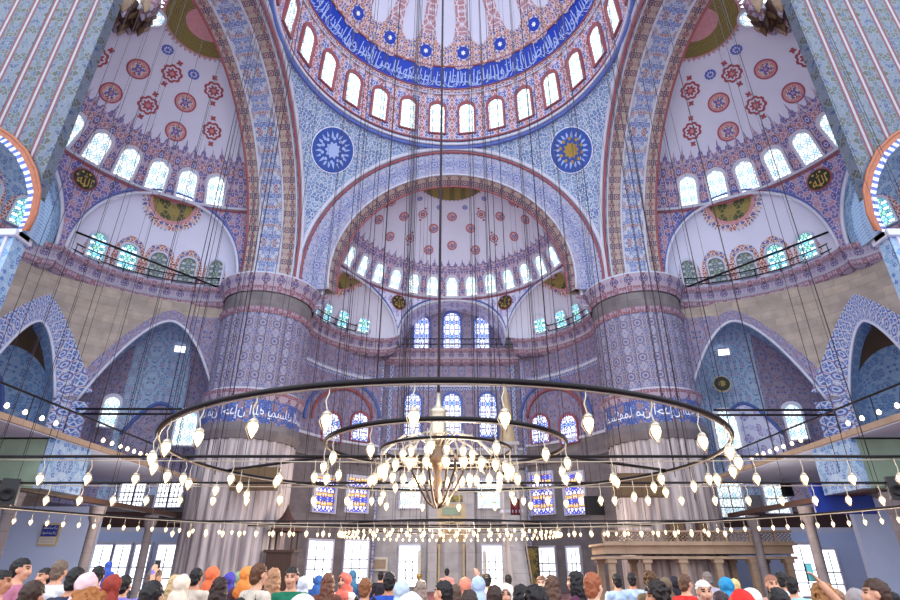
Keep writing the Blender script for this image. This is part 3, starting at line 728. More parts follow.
# transverse arches at the near ends: striped fields over orange voussoirs, on tile-faced piers
for s in (-1, 1):
    mb = MB(); Y = 20.0
    def xz(px, py):                                # measured on the left, mirrored for the right
        p = at_y(px, py, Y); return abs(p.x), p.z
    edge_x = 18.55
    arcp = [xz(x, y) for x, y in ((30, 232), (38, 215), (42, 192), (38, 172), (28, 152), (14, 138), (0, 129), (-30, 112), (-70, 96))]
    arcp = [(x-.0, z) for x, z in arcp]
    def archz(x):
        if x <= arcp[0][0]: return arcp[0][1]
        for (x0, z0), (x1, z1) in zip(arcp[2:], arcp[3:]):
            if x0 <= x <= x1: return z0+(z1-z0)*(x-x0)/max(x1-x0, 1e-6)
        return arcp[2][1] if x < arcp[3][0] else arcp[-1][1]
    xs = frange(edge_x, 27.0, 70)
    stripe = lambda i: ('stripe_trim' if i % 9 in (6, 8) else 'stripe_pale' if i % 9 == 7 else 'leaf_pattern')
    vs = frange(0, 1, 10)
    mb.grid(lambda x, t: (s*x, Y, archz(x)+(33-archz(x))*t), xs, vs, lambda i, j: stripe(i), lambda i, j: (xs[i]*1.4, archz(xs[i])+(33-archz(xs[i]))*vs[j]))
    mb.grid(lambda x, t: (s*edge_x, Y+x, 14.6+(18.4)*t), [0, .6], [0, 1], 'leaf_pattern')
    o = mb.build('transverse_wall', **ST_)
    ob = MB()
    ap = [V((s*x, Y, z)) for x, z in arcp]
    inn = []
    cxm, czm = arcp[-1][0]+1.5, arcp[0][1]-.5
    for k, m, yo in ((1.0, 'orange_trim', -.12), (.97, 'letter_white', -.06)):
        a = [(cxm+(x-cxm)*k, czm+(z-czm)*k) for x, z in arcp]; b = [(cxm+(x-cxm)*(k-.03), czm+(z-czm)*(k-.03)) for x, z in arcp]
        for i in range(len(a)-1):
            for t0, t1 in ((0, .16), (.16, .33), (.33, .5), (.5, .66), (.66, .83), (.83, 1)):
                q = lambda A, t: (A[i][0]+(A[i+1][0]-A[i][0])*t, A[i][1]+(A[i+1][1]-A[i][1])*t)
                P0, P1, Q0, Q1 = q(a, t0), q(a, t1), q(b, t0), q(b, t1)
                mm = m if m == 'orange_trim' else ('blue_trim' if round(t0*6) % 2 else 'letter_white')
                ob.poly([(s*P0[0], Y+yo, P0[1]), (s*P1[0], Y+yo, P1[1]), (s*Q1[0], Y+yo, Q1[1]), (s*Q0[0], Y+yo, Q0[1])], mm)
                ob.poly([(s*Q0[0], Y+yo, Q0[1]), (s*Q1[0], Y+yo, Q1[1]), (s*Q1[0], Y+1.2, Q1[1]), (s*Q0[0], Y+1.2, Q0[1])], 'tile_blue', [(0, 0), (.5, 0), (.5, 1), (0, 1)])
    ob.tube([p+V((0, -.12, 0)) for p in ap], .07, 'orange_trim', 6)
    ob.build('arch_voussoirs', o)
    pb = MB(); pb.box((s*(edge_x+1.1), Y+.35, 10.9), (1.9, .7, 7.8), 'tile_blue')
    for k in range(3): pb.box((s*(edge_x+.45+.62*k), Y-.03, 10.9), (.12, .1, 7.8), 'white_trim')
    pb.box((s*(edge_x+1.1), Y+.3, 14.65), (2.2, 1.0, .3), 'white_trim')
    pb.build('tile_pier', **ST_)

for s in (-1, 1):
    mb = MB(); rs = random.Random(5)
    for i in range(26):
        px = 108+rs.random()*44; py = 2+rs.random()*(30-.35*abs(px-130)); p = at_sph(px, py, (-15.7, 25, 22.1), 12.1); p.x *= -s
        h = .5+.5*rs.random(); mb.lathe([(.02, -h), (.3, -.2), (.46, .1), (.5, .5)], rs.choice(('dark_wood', 'beam_stone', 'brown_panel', 'cornice_pattern')), (p.x, p.y, p.z), 7)
    mb.build('stalactite_corner', **ST_)
    p = at_sph(154, 17, (-15.7, 25, 22.1), 12.2); p.x *= -s; c_ = V((s*15.7, 25, 22.1)); n_ = (c_-p).normalized(); T, B = frame_on(c_, p)
    window(p-B*.9, T, B, c_, 1.3, 1.5, 'pale_glass', 'white_trim', True, .1, .15)
# ------------------------------------------------------------------ far (qibla) wall
def far_wall():
    mb = MB(); ps = []
    # plan: diagonal curves at r 12.8 about (0,37.5), a deeper flat bay in the middle
    r = 12.8; plan = []
    for a in frange(-95, -30.2, 26): plan.append((r*math.sin(math.radians(a)), 37.5+r*math.cos(math.radians(a))))
    plan.append((-6.43, 50.0)); plan += [(-3, 50), (0, 50), (3, 50), (6.43, 50)]
    for a in frange(30.2, 95, 26): plan.append((r*math.sin(math.radians(a)), 37.5+r*math.cos(math.radians(a))))
    ll = [0]
    for p, q in zip(plan, plan[1:]): ll.append(ll[-1]+math.hypot(q[0]-p[0], q[1]-p[1]))
    zs = [0, 4.6, 5.2, 9.4, 9.9, 11.2, 16.6, 17.3, 19.3]
    def mat(i, j):
        mid = abs(plan[i][0]) < 6.5 and plan[i][1] > 48 and abs(plan[i+1][0]) < 6.5
        if j in (1, 3): return 'grey_stone'
        if j < 5: return 'pale_marble' if mid else 'grey_stone'
        if j == 6: return 'tile_border'
        return 'tile_violet'
    idx = list(range(len(plan)))
    mb.grid(lambda i, z: (plan[i][0], plan[i][1], z), idx, zs, mat, lambda i, j: (ll[i], zs[j]), smooth=False)
    o = mb.build('wall_front', **ST_)
    # ledges and a frieze between the storeys
    lb = MB()
    for z, h, d, m in ((9.7, .35, .3, 'grey_stone'), (4.9, .5, .35, 'grey_stone'), (11.2, .2, .15, 'white_trim'), (17.0, .2, .15, 'white_trim')):
        for i in range(len(plan)-1):
            (x0, y0), (x1, y1) = plan[i], plan[i+1]; dx, dy = x1-x0, y1-y0; l = math.hypot(dx, dy)
            lb.box(((x0+x1)/2, (y0+y1)/2-d/2, z), (l+.05, d, h), m, math.atan2(dy, dx))
    lb.build('wall_ledge', o)
    # flat pilasters where the bays meet
    pl = MB()
    for sx in (-1, 1):
        pl.box((sx*6.55, 48.9, 9.6), (.5, .5, 19), 'tile_border'); pl.box((sx*5.7, 49.85, 14.3), (.35, .3, 9.6), 'tile_border')
    pl.build('pilaster', o)
    # blind arches round the window pairs
    ba = MB()
    for sx in (-1, 1):
        for k, (rr, m) in enumerate(((2.75, 'tile_border'), (2.2, 'tile_violet'))):
            pts = []
            for a in frange(-.0, PI, 24):
                px = 342+(rr*13.6)*math.cos(a) if sx < 0 else 556+(rr*13.0)*math.cos(a); py = 418-(rr*13.4)*math.sin(a)
                q = at_cyl(px, py, 0, 37.5, 12.72-.02*k); pts.append(q)
            ba.tube(pts, .14, m if k == 0 else 'red_trim', 5)
    ba.build('blind_arch', o)
    room = (0, 25, 8)
    def w_at(x0, y0, x1, y1, pane, frame, arch=True, bars=0, fw=.14):
        """window whose outline in the photograph is x0..x1, y0..y1; it sits on the wall there"""
        xm = (x0+x1)/2
        mid = at_y(xm, y1, 50.0)
        if abs(mid.x) < 6.2 and mid.y > 49: b = at_y(xm, y1, 49.93); t = at_y(xm, y0, 49.93); k = 49.93; l = at_y(x0, y1, k); rgt = at_y(x1, y1, k); T = V((1, 0, 0))
        else:
            b = at_cyl(xm, y1, 0, 37.5, 12.74); t = at_cyl(xm, y0, 0, 37.5, 12.74); l = at_cyl(x0, y1, 0, 37.5, 12.74); rgt = at_cyl(x1, y1, 0, 37.5, 12.74)
            T = V((rgt.x-l.x, rgt.y-l.y, 0))
        wd = V((rgt.x-l.x, rgt.y-l.y, 0)).length; h = t.z-b.z
        if b.z < .35: h -= .35-b.z; b.z = .35
        window(b, T, (0, 0, 1), room, wd, h, pane, frame, arch, fw, .2, bars)
    for a in ((404, 394, 420, 436), (443, 394, 461, 436), (480, 394, 497, 437)): w_at(*a, 'stained_glass', 'blue_trim')
    for a in ((321, 413, 339, 441), (350, 413, 367, 441), (533, 415, 550, 443), (562, 415, 579, 443)): w_at(*a, 'stained_glass', 'red_trim', fw=.12)
    for a in ((312, 477, 333, 512), (345, 478, 366, 512), (533, 474, 555, 514), (567, 474, 587, 514)): w_at(*a, 'stained_deep', 'white_trim', False)
    for a in ((400, 481, 420, 508), (478, 481, 500, 508)): w_at(*a, 'pale_glass', 'white_trim', False)
    for a in ((303, 541, 328, 592), (341, 541, 365, 592), (398, 546, 419, 592), (483, 546, 503, 592), (538, 548, 558, 592), (571, 548, 584, 592)): w_at(*a, 'white_glass', 'white_trim', False, 2, .1)
far_wall()

# ------------------------------------------------------------------ the two far piers
def pier(s):
    c = (s*13.75, 37.6); mb = MB(); R0 = 3.15
    def flut(a, r, n=28, d=.10): return r-d*abs(math.sin(a*n/2))
    us = frange(0, 2*PI, 168)
    def seg(z0, z1, r0, r1, mat, nz=4, d=.1, uvk=1):
        zs = frange(z0, z1, nz)
        mb.grid(lambda a, z: (c[0]+flut(a, r0+(r1-r0)*(z-z0)/(z1-z0), d=d)*math.cos(a), c[1]+flut(a, r0+(r1-r0)*(z-z0)/(z1-z0), d=d)*math.sin(a), z), us, zs, mat, lambda i, j: (us[i]*R0, zs[j]))
    seg(0, 9.0, R0, R0, 'pier_marble', 4, .16); seg(9.0, 9.5, R0, R0+.25, 'grey_stone', 2, 0); seg(9.5, 10.0, R0+.2, R0+.1, 'grey_stone', 1, 0)
    seg(10.0, 11.5, R0+.05, R0+.05, 'inscription_tile', 2, 0); seg(11.5, 12.1, R0+.05, R0+.3, 'cornice_pattern', 2, 0); seg(12.1, 12.3, R0+.3, R0, 'white_trim', 1, 0)
    seg(12.3, 17.6, R0, R0, 'pier_tile', 5, .08); seg(17.6, 18.0, R0, R0+.2, 'cornice_pattern', 2, 0); seg(18.0, 19.2, R0, R0, 'grey_stone', 2, 0)
    seg(19.2, 20.4, R0+.1, R0+.55, 'cornice_pattern', 3, 0); mb.lathe([(R0+.55, 20.4), (R0+.5, 20.55), (0, 20.55)], 'white_trim', (c[0], c[1], 0), 64)
    o = mb.build('pier', **ST_)
    # white lettering on the blue belt
    vs, fs = text_mesh(shape('إن الله يمسك السماوات والأرض أن تزولا ولئن زالتا إن أمسكهما من أحد '*1))
    x0 = min(v.x for v in vs); x1 = max(v.x for v in vs); y0 = min(v.y for v in vs); y1 = max(v.y for v in vs)
    lb = MB(); rr = R0+.09
    lay_text(lb, vs, fs, lambda x, y: (c[0]+rr*math.sin(PI+(x-x0)/(x1-x0)*-2*PI+PI), c[1]-rr*math.cos(PI+(x-x0)/(x1-x0)*-2*PI+PI), 10.2+(y-y0)/(y1-y0)*1.1), 'letter_white')
    lb.build('pier_lettering', o)
    # the pendentive foot block over the cornice
    fb = MB(); fb.box((s*13.4, 37.9, 22.0), (3.2, 2.4, 3.2), 'soffit_floral'); fb.build('arch_foot', **ST_)
    # wall piece that ties the pier to the apse wall
pier(-1); pier(1)

bk = MB(); bk.grid(lambda a, z: (14.6*math.sin(a), 37.5+14.6*math.cos(a), z), frange(-PI/2, PI/2, 40), [17, 21, 27], 'grey_stone')
bk.build('trim_backing', **ST_)
# ------------------------------------------------------------------ outer enclosure, floor, aisle walls
fl = MB(); fl.box((0, 25, -.1), (64, 60, .2), 'carpet'); fl.build('floor', **ST_)
for s in (-1, 1):
    nm = 'left' if s < 0 else 'right'
    ob = MB(); ob.box((s*29.5, 30, 9.5), (.5, 46, 19), 'pale_blue_wall'); ob.build('trim_outer_%s' % nm, **ST_)
    # aisle back wall: pale plaster with lit windows above a dark wooden band and doors below
    ab = MB(); zz = [0, 3.9, 4.2, 5.2, 6.2, 6.3]
    ab.grid(lambda x, z: (s*x, 40.5, z), frange(13.5, 29.4, 12), zz, lambda i, j: ('pale_blue_wall', 'white_trim', 'dark_wood', 'grey_stone', 'grey_stone')[j], lambda i, j: (i*1.3, zz[j]), smooth=False)
    ab.build('wall_aisle_%s' % nm, **ST_)
def aisle_win(x0, y0, x1, y1, pane, Y=40.4, bars=1, arch=False):
    b = at_y((x0+x1)/2, y1, Y); t = at_y((x0+x1)/2, y0, Y); l = at_y(x0, y1, Y); r = at_y(x1, y1, Y)
    h = t.z-b.z
    if b.z < .05: h -= .05-b.z; b.z = .05
    window(b, (1, 0, 0), (0, 0, 1), (0, 20, 4), r.x-l.x, h, pane, 'white_trim', arch, .12, .15, bars)
for a in ((118, 484, 131, 506), (133, 484, 142, 506), (155, 484, 166, 507), (168, 484, 180, 507)): aisle_win(*a, 'white_glass', bars=2)
for a in ((84, 545, 103, 590), (106, 545, 122, 590), (127, 545, 142, 590), (150, 545, 168, 590)): aisle_win(*a, 'white_glass')
for a in ((722, 480, 746, 517), (768, 485, 790, 513), (806, 487, 816, 506)): aisle_win(*a, 'pale_glass', bars=1)
for a in ((800, 545, 822, 596), (832, 550, 846, 596)): aisle_win(*a, 'white_glass')

# ------------------------------------------------------------------ galleries along both sides
LAMPS = []
def gallery(s):
    X = 15.3; nm = 'left' if s < 0 else 'right'
    mb = MB()
    mb.box((s*(X+5), 22.8, 6.35), (10, 23.5, .16), 'pale_blue_wall')               # floor slab
    mb.box((s*(X+.1), 22.8, 6.42), (.4, 23.5, .22), 'beam_stone')
    o = mb.build('gallery_floor', **ST_)
    bb = MB(); bb.box((s*(X+5.2), 22.6, 5.35), (10, 2.3, 1.8), 'green_stone'); bb.box((s*(X+5.2), 22.55, 6.4), (10.3, 2.6, .26), 'beam_stone'); bb.build('gallery_block', **ST_)
    b2 = MB(); b2.box((s*(X+.12), 22.6, 5.35), (.3, 2.36, 1.82), 'tile_blue'); b2.build('gallery_tile_panel', **ST_)
    # lower aisle beam and slender columns
    lb = MB(); lb.box((s*(X+1.0), 24.5, 4.5), (.35, 20, .22), 'dark_wood'); lb.build('aisle_beam', **ST_)
    for y in (16.5, 21.6, 27, 32):
        cb = MB(); cb.lathe([(.32, 0), (.32, .3), (.22, .4), (.2, 3.6), (.3, 3.8), (.36, 4.3)], 'grey_stone', (s*(X+1.0), y, 0), 16)
        cb.build('aisle_column', **ST_)
    # iron railing
    r = empty('gallery_railing', (s*X, 22.8, 6.5), 0, 'black iron railing with a row of small lamps along the %s gallery edge' % nm, 'railing', 'railings along the side galleries')
    rb = MB()
    for z in (.95,): rb.tube([(0, -11.6, z), (0, 11.6, z)], .04, 'iron', 6)
    rb.build('rail', r)
    pbm = MB(); pbm.tube([(0, 0, 0), (0, 0, .98)], .02, 'iron', 5); pm = pbm.mesh('post')
    for k in range(12): linked('post', pm, r, (0, -11.4+k*2.07, 0))
    lm = MB(); lm.lathe([(.0, -.09), (.06, -.06), (.075, 0), (.05, .07), (.02, .1)], 'lamp_glow', n=10); lme = lm.mesh('lamp_bulb')
    for y in (-9, -8.2, -7.4, -6.2, -5.2, -4.2, -3.3, -2.4, -1.6, 1.6, 2.3, 3.0, 3.6, 4.2, 4.8, 5.4, 6.0):
        linked('lamp_bulb', lme, r, (0, y, .3))
emit('lamp_glow', (255,222,168), 7.0); emit('teal_screen', (70,140,150), .6); emit('screen_glow', (200,190,250), 1.3)
gallery(-1); gallery(1)

# iron tie bars across the big side bays
def tie_bar(px0, px1, py, Y, lab):
    a = at_y(px0, py, Y); b = at_y(px1, py, Y); t = MB(); t.tube([a, b], .07, 'iron', 6)
    t.build('tie_bar', **ST_)
for py in (409, 414): tie_bar(76, 182, py, 33.0, ''); tie_bar(714, 836, py+1, 33.0, '')

# upper railing on the cornice
def cornice_rail(s):
    nm = 'left' if s < 0 else 'right'
    r = empty('cornice_railing', (0, 0, 0), 0, 'thin black maintenance railing on the %s hand cornice below the side half dome' % nm, 'railing', 'railings on the cornice')
    pts = []
    for d in frange(28, 88, 24):
        a = math.radians(d); rr = 11.25+1.0*math.sqrt(max(1-((d-60)/30)**2, 0)); pts.append(V((s*(15.7+rr*math.cos(a)), 25+rr*math.sin(a), 20.4)))
    b = MB()
    for z in (.55, 1.05): b.tube([p+V((0, 0, z)) for p in pts], .045, 'iron', 5)
    b.build('rail', r)
    for p in pts[::3]:
        q = MB(); q.tube([p, p+V((0, 0, 1.1))], .035, 'iron', 5); q.build('post', r)
    b = MB(); b.tube([pts[1]+V((0, 0, 1.6)), pts[-3]+V((0, 0, .1))], .08, 'iron', 5); b.build('brace', r)
cornice_rail(-1); cornice_rail(1)
r = empty('cornice_railing', (0, 0, 0), 0, 'long black railing in front of the three tall windows of the far half dome', 'railing', 'railings on the cornice')
b = MB(); pts = [PLANF(math.radians(d), .1)+V((0, 0, 20.4)) for d in frange(-80, 80, 64)]
for z in (.5, 1.05): b.tube([p+V((0, 0, z)) for p in pts], .05, 'iron', 5)
b.build('rail', r)
for p in pts[::4]:
    q = MB(); q.tube([p, p+V((0, 0, 1.1))], .035, 'iron', 5); q.build('post', r)
plain('dark_bronze', (70,58,54), .4, .7)
# ------------------------------------------------------------------ chandelier rings, lamps and cables
def lamp_meshes():
    w = MB(); w.tube([(0, 0, .0), (.0, 0, -.08), (.03, 0, -.17), (.01, 0, -.26), (0, 0, -.30)], .009, 'pale_metal', 5)
    w.lathe([(.012, -.28), (.05, -.31), (.055, -.33), (.045, -.345)], 'pale_metal', n=10)
    for k in range(3):
        a = 2*PI*k/3; w.tube([(.05*math.cos(a), .05*math.sin(a), -.32), (.085*math.cos(a), .085*math.sin(a), -.42), (.02*math.cos(a), .02*math.sin(a), -.565)], .005, 'pale_metal', 4)
    b = MB(); b.lathe([(0, -.335), (.04, -.34), (.058, -.37), (.06, -.41), (.044, -.46), (.024, -.50), (0, -.535)], 'bulb_glow', n=12)
    return w.mesh('glass_lamp'), b.mesh('bulb')
emit('bulb_glow', (255,220,164), 4.2)
LAMP, BULB = lamp_meshes()
def add_lamp(parent, loc, rz=0, dz=1.0):
    l = linked('glass_lamp', LAMP, parent, loc, rz); l.scale = (dz,)*3
    linked('bulb', BULB, l)
CXC, CYC = -.12, 11.5
def ring_thing(name, label, r, z, tube_r, nl, group, cy=CYC, phase=0.0, arc=None, lift=0.0, flat=False, lamp_scale=1.0, ncab=8, ztop=40.0):
    root = empty(name, (CXC, cy, z), 0, label, 'chandelier', group)
    b = MB(); pts = [(r*math.sin(a), r*math.cos(a), 0) for a in frange(0, 2*PI, 120)[:-1]]
    b.tube(pts, tube_r, 'iron', 8, True)
    b.build('ring', root)
    b = MB(); b.tube([(p[0]*.994, p[1]*.994, -tube_r*1.1) for p in pts], tube_r*.42, 'pale_metal', 5, True); b.build('lower_hoop', root)
    for i in range(nl):
        a = 2*PI*(i+phase)/nl
        if arc and not (arc[0] <= math.degrees(a) % 360 <= arc[1]): continue
        add_lamp(root, (r*math.sin(a), r*math.cos(a), -tube_r), a, lamp_scale)
    for i in range(ncab):
        a = 2*PI*(i+.37)/ncab; x, y = r*math.sin(a), r*math.cos(a)
        # cables rise plumb to the vault above
        gx, gy = CXC+x, cy+y; rr = math.hypot(gx, gy-YC); top = (36.5+math.sqrt(max(DR*DR-rr*rr, 0)) if rr < 10.5 else 33.5 if abs(gx) < 11 and gy > 13.5 else 30.5) - z
        c = MB(); c.tube([(x, y, 0), (x, y, top)], .008, 'cable', 4); c.build('suspension_cable', root)
    return root
plain('cable', (52,46,58), .6, var=.03)
ringA = ring_thing('chandelier_ring', 'large dark chandelier hoop hanging highest, its thick near edge arching across the picture', 5.3, 3.81, .036, 32, 'hoops of the great chandelier', phase=.3, ncab=16)
ringB = ring_thing('chandelier_ring', 'middle sized hoop inside the large one, arching over the central lamp cluster', 2.43, 4.05, .04, 14, 'hoops of the great chandelier', phase=.2, ncab=8)
ringC = ring_thing('chandelier_ring', 'smallest hoop packed with bright lamps around the central ornament', 1.32, 3.98, .026, 24, 'hoops of the great chandelier', ncab=4)
ringD = ring_thing('chandelier_ring', 'widest and lowest hoop, its row of lamps running just over the heads of the crowd', 13.0, 3.32, .035, 170, 'hoops of the great chandelier', cy=12.5, phase=.5, arc=None, ncab=22, lamp_scale=.72)
# remove the lamps and part of the hoop too close behind the viewer: they stay out of the picture
for ch in list(ringD.children):
    if ch.name.startswith('glass_lamp') and ch.location.y < 2.6:
        for g in list(ch.children): bpy.data.objects.remove(g)
        bpy.data.objects.remove(ch)
# straight bars crossing the hoops, each with its lamps
def bar_thing(label, y, z, half, n, tube_r, skip=None, sag=0, nc=10):
    root = empty('chandelier_bar', (CXC, y, z), 0, label, 'chandelier', 'bars of the great chandelier')
    b = MB(); b.tube([(x, 0, 0) for x in frange(-half, half, 12)], tube_r, 'iron', 7); b.build('bar', root)
    b = MB(); b.tube([(x, .02, -.03-tube_r-.06*(1-abs(x)/half)) for x in frange(-half, half, 12)], tube_r*.4, 'pale_metal', 5); b.build('lower_rod', root)
    for i in range(n):
        x = -half+2*half*(i+.5)/n
        add_lamp(root, (x, 0, -tube_r), .5)
    for i in range(nc):
        x = -half+2*half*(i+.5)/nc; c = MB(); gy = y-YC
        rr = math.hypot(x, gy); top = (36.5+math.sqrt(max(DR*DR-rr*rr, 0)) if rr < 10.5 else 33.0)-z
        c.tube([(x, 0, 0), (x, 0, top)], .008, 'cable', 4); c.build('suspension_cable', root)
    return root
bar_thing('long straight iron bar with lamps crossing the middle of the great hoop', 11.5, 3.86, 9.6, 20, .032)
bar_thing('thinner straight bar with smaller looking lamps behind the middle one', 15.0, 3.80, 12.5, 29, .03)
bar_thing('farthest straight bar with lamps stretched before the far wall', 22.0, 3.35, 10.5, 34, .028)
bar_thing('plain bar hanging high behind the hoops between the two piers', 30.0, 3.7, 10.2, 0, .05, nc=6)
# radial bars on the two sides of the great hoop
def radial(a0, r0, r1, z0, z1):
    d = V((math.sin(a0), math.cos(a0), 0)); b = MB(); zz = V((0, 0, z0-4.05)); b.tube([d*r0+zz, d*r1+zz+V((0, 0, z1-z0))], .035, 'iron', 6); b.build('arm', ringB)
    for k in range(3):
        t = (k+.6)/3; p = d*(r0+(r1-r0)*t)+V((0, 0, (z1-z0)*t))+zz; add_lamp(ringB, p, a0)
for q in (-72, 72, -25, 25): radial(math.radians(q), 2.45, 5.3, 4.03, 3.83)
# central ornament
hub = empty('chandelier_hub', (CXC-.17, CYC, 3.3), 0, 'central ornament with pale lantern drum, scrolls and hanging loops below', 'chandelier')
b = MB(); b.lathe([(.0, .95), (.16, .95), (.19, .99), (.17, 1.05), (.17, 1.45), (.2, 1.5), (.14, 1.54), (.06, 1.62), (.03, 1.9), (0, 1.9)], 'pale_metal', n=20); b.build('lantern_drum', hub)
b = MB(); b.tube([(0, 0, 1.85), (0, 0, 40)], .035, 'cable', 6); b.build('suspension_rod', hub)
b = MB(); b.lathe([(0, -.35), (.05, -.33), (.09, -.22), (.05, -.1), (.1, .05), (.05, .2), (.12, .4), (.2, .5), (.1, .62), (.13, .8), (.16, .95), (0, .95)], 'bronze', n=16); b.build('stem', hub)
for k in range(10):
    a = 2*PI*k/10; d = V((math.cos(a), math.sin(a), 0)); b = MB()
    b.tube([d*.12+V((0, 0, .75)), d*.45+V((0, 0, .98)), d*.85+V((0, 0, .86)), d*1.15+V((0, 0, .62)), d*1.3+V((0, 0, .45)), d*1.22+V((0, 0, .33)), d*1.1+V((0, 0, .42))], .022, 'pale_metal', 6)
    b.build('scroll_arm', hub)
for k in range(6):
    a = 2*PI*k/6+.2; d = V((math.cos(a), math.sin(a), 0)); b = MB()
    b.tube([d*.55+V((0, 0, .62)), d*.52+V((0, 0, .25)), d*.36+V((0, 0, -.05)), d*.2+V((0, 0, -.32)), d*.05+V((0, 0, -.42))], .025, 'dark_bronze', 6)
    b.build('hanging_loop', hub)
for k in range(12):
    a = 2*PI*(k+.5)/12; add_lamp(hub, (.72*math.cos(a), .72*math.sin(a), .98), a)
# far hoops close to the mihrab
ring_thing('chandelier_ring', 'distant lamp hoop hanging low before the prayer niche', 6.7, 3.95, .04, 84, 'distant hoops', cy=36.5, ncab=6)
# loose plumb wires coming down from the vaults
wires = 0
rw = random.Random(11)
for i in range(50):
    px = 40+rw.random()*820; y = rw.choice((14, 17, 20, 23, 27, 31, 35, 41)); x = (px-450)/550*(y*.9+8)*.92
    if abs(x) > 11 and (y > 35 or abs(x) > 21): continue
    z0 = 3.2+rw.random()*1.0; zt = 33.5 if abs(x) < 11 else 30.0
    if y > 37: zt = 29.5
    b = MB(); b.tube([(0, 0, 0), (rw.uniform(-.25, .25), rw.uniform(-.2, .2), zt-z0)], .008+.006*rw.random(), 'cable', 4)
    o = b.build('hanging_wire'); o.location = (x, y, z0)
    tag(o, 'thin grey wire hanging plumb from the vaults to the lamps', 'wire', 'wires from the vaults'); wires += 1
# warm lamp light
def point(x, y, z, e, r=.6, col=(1, .82, .62)):
    l = bpy.data.lights.new('lamp_light', 'POINT'); l.energy = e; l.shadow_soft_size = r; l.color = col
    o = bpy.data.objects.new('lamp_light', l); COL.objects.link(o); o.location = (x, y, z)
point(0, 11.5, 3.0, 650); point(-8, 17, 3.0, 650); point(8, 17, 3.0, 650); point(0, 24, 3.2, 800); point(0, 40, 4.4, 1300); point(-7, 36, 4.4, 500); point(7, 36, 4.4, 500)
point(-14, 26, 3.6, 450); point(14, 26, 3.6, 450)

# ------------------------------------------------------------------ furnishings of the hall
def screen(px0, px1, py0, py1, Y, label, depth=.35, fm='brown_panel', face='brown_panel', name='display_screen', cat='screen'):
    a = at_y(px0, py1, Y); c = at_y(px1, py0, Y); r = empty(name, ((a.x+c.x)/2, Y, a.z), 0, label, cat)
    w_, h_ = c.x-a.x, c.z-a.z
    b = MB(); b.box((0, depth/2, h_/2), (w_, depth, h_), fm); b.box((0, -.02, h_/2), (w_*.94, .06, h_*.9), face); b.build('housing', r)
    b = MB(); b.box((0, depth+.25, h_*.5), (.12, .6, .12), 'iron'); b.box((0, depth+.05, h_*.5), (w_*.3, .06, h_*.5), 'iron'); b.build('bracket', r)
    return r
screen(229, 279, 467, 490, 33.6, 'wide brown back of a display mounted on the left pier')
screen(614, 663, 473, 497, 33.4, 'wide brown back of a display mounted on the right pier')
screen(586, 603, 496, 515, 41.5, 'black flat screen beside the right stained glass windows', .2, 'black_plastic', 'black_plastic')
sc_b = screen(817, 868, 483, 514, 24, 'navy blue board hanging under the right gallery', .1, 'navy_board', 'navy_board', 'hanging_board', 'board')
def speaker(px, py, Y, label, s=1.0, rz=0):
    p = at_y(px, py, Y); r = empty('loudspeaker', p, rz, label, 'loudspeaker', 'loudspeakers along the aisles')
    b = MB(); b.box((0, 0, 0), (.55*s, .45*s, .8*s), 'black_plastic', top=.86); b.build('cabinet', r)
    b = MB(); b.lathe([(0, .0), (.12*s, .02), (.19*s, .06), (.2*s, .0)], 'iron', n=16); o = b.build('cone', r); o.rotation_euler = (PI/2, 0, 0); o.location = (0, -.24*s, -.1*s)
    b = MB(); b.tube([(0, .2*s, 0), (0, .7*s, .15)], .03, 'iron', 5); b.build('bracket', r)
speaker(9, 492, 15, 'brown black loudspeaker at the left edge of the picture', .8, .5)
speaker(896, 488, 15, 'dark loudspeaker at the right edge of the picture', .7, -.5)
speaker(787, 490, 33, 'small dark loudspeaker under the right gallery beside the blue board', .9)
# framed calligraphy board on the left aisle wall
p0 = at_y(35, 546, 30); p1 = at_y(61, 523, 30)
ww_ = MB(); ww_.box((-21.2, 30.3, 2.3), (6.4, .3, 4.6), 'pale_blue_wall'); ww_.build('wall_aisle_panel', **ST_)
ww_ = MB(); ww_.box((21.0, 28.3, 2.4), (3.6, .3, 4.8), 'pale_blue_wall'); ww_.build('wall_aisle_panel', **ST_)
r = empty('framed_calligraphy', ((p0.x+p1.x)/2, 30.1, p0.z), 0, 'framed board with blue field and white writing on the pale left aisle wall', 'framed picture')
w_, h_ = p1.x-p0.x, p1.z-p0.z
b = MB(); b.box((0, 0, h_/2), (w_, .08, h_), 'tan_stone'); b.build('frame', r)
b = MB(); b.box((0, -.05, h_*.66), (w_*.84, .03, h_*.5), 'navy_board'); b.box((0, -.05, h_*.24), (w_*.84, .03, h_*.3), 'paper'); b.build('panel', r)
tv, tf = text_mesh(shape('إن الله يمسك السماوات')); x0 = min(v.x for v in tv); x1 = max(v.x for v in tv); y0 = min(v.y for v in tv); y1 = max(v.y for v in tv)
b = MB()
for q in range(2): lay_text(b, tv, tf, lambda x, y: V((-w_*.38+(x-x0)/(x1-x0)*w_*.76, -.075, h_*(.7-.22*q)+(y-y0)/(y1-y0)*h_*.16)), 'letter_white')
for q in range(2): lay_text(b, tv, tf, lambda x, y: V((-w_*.38+(x-x0)/(x1-x0)*w_*.76, -.075, h_*(.26-.13*q)+(y-y0)/(y1-y0)*h_*.1)), 'navy_board')
b.build('lettering', r)
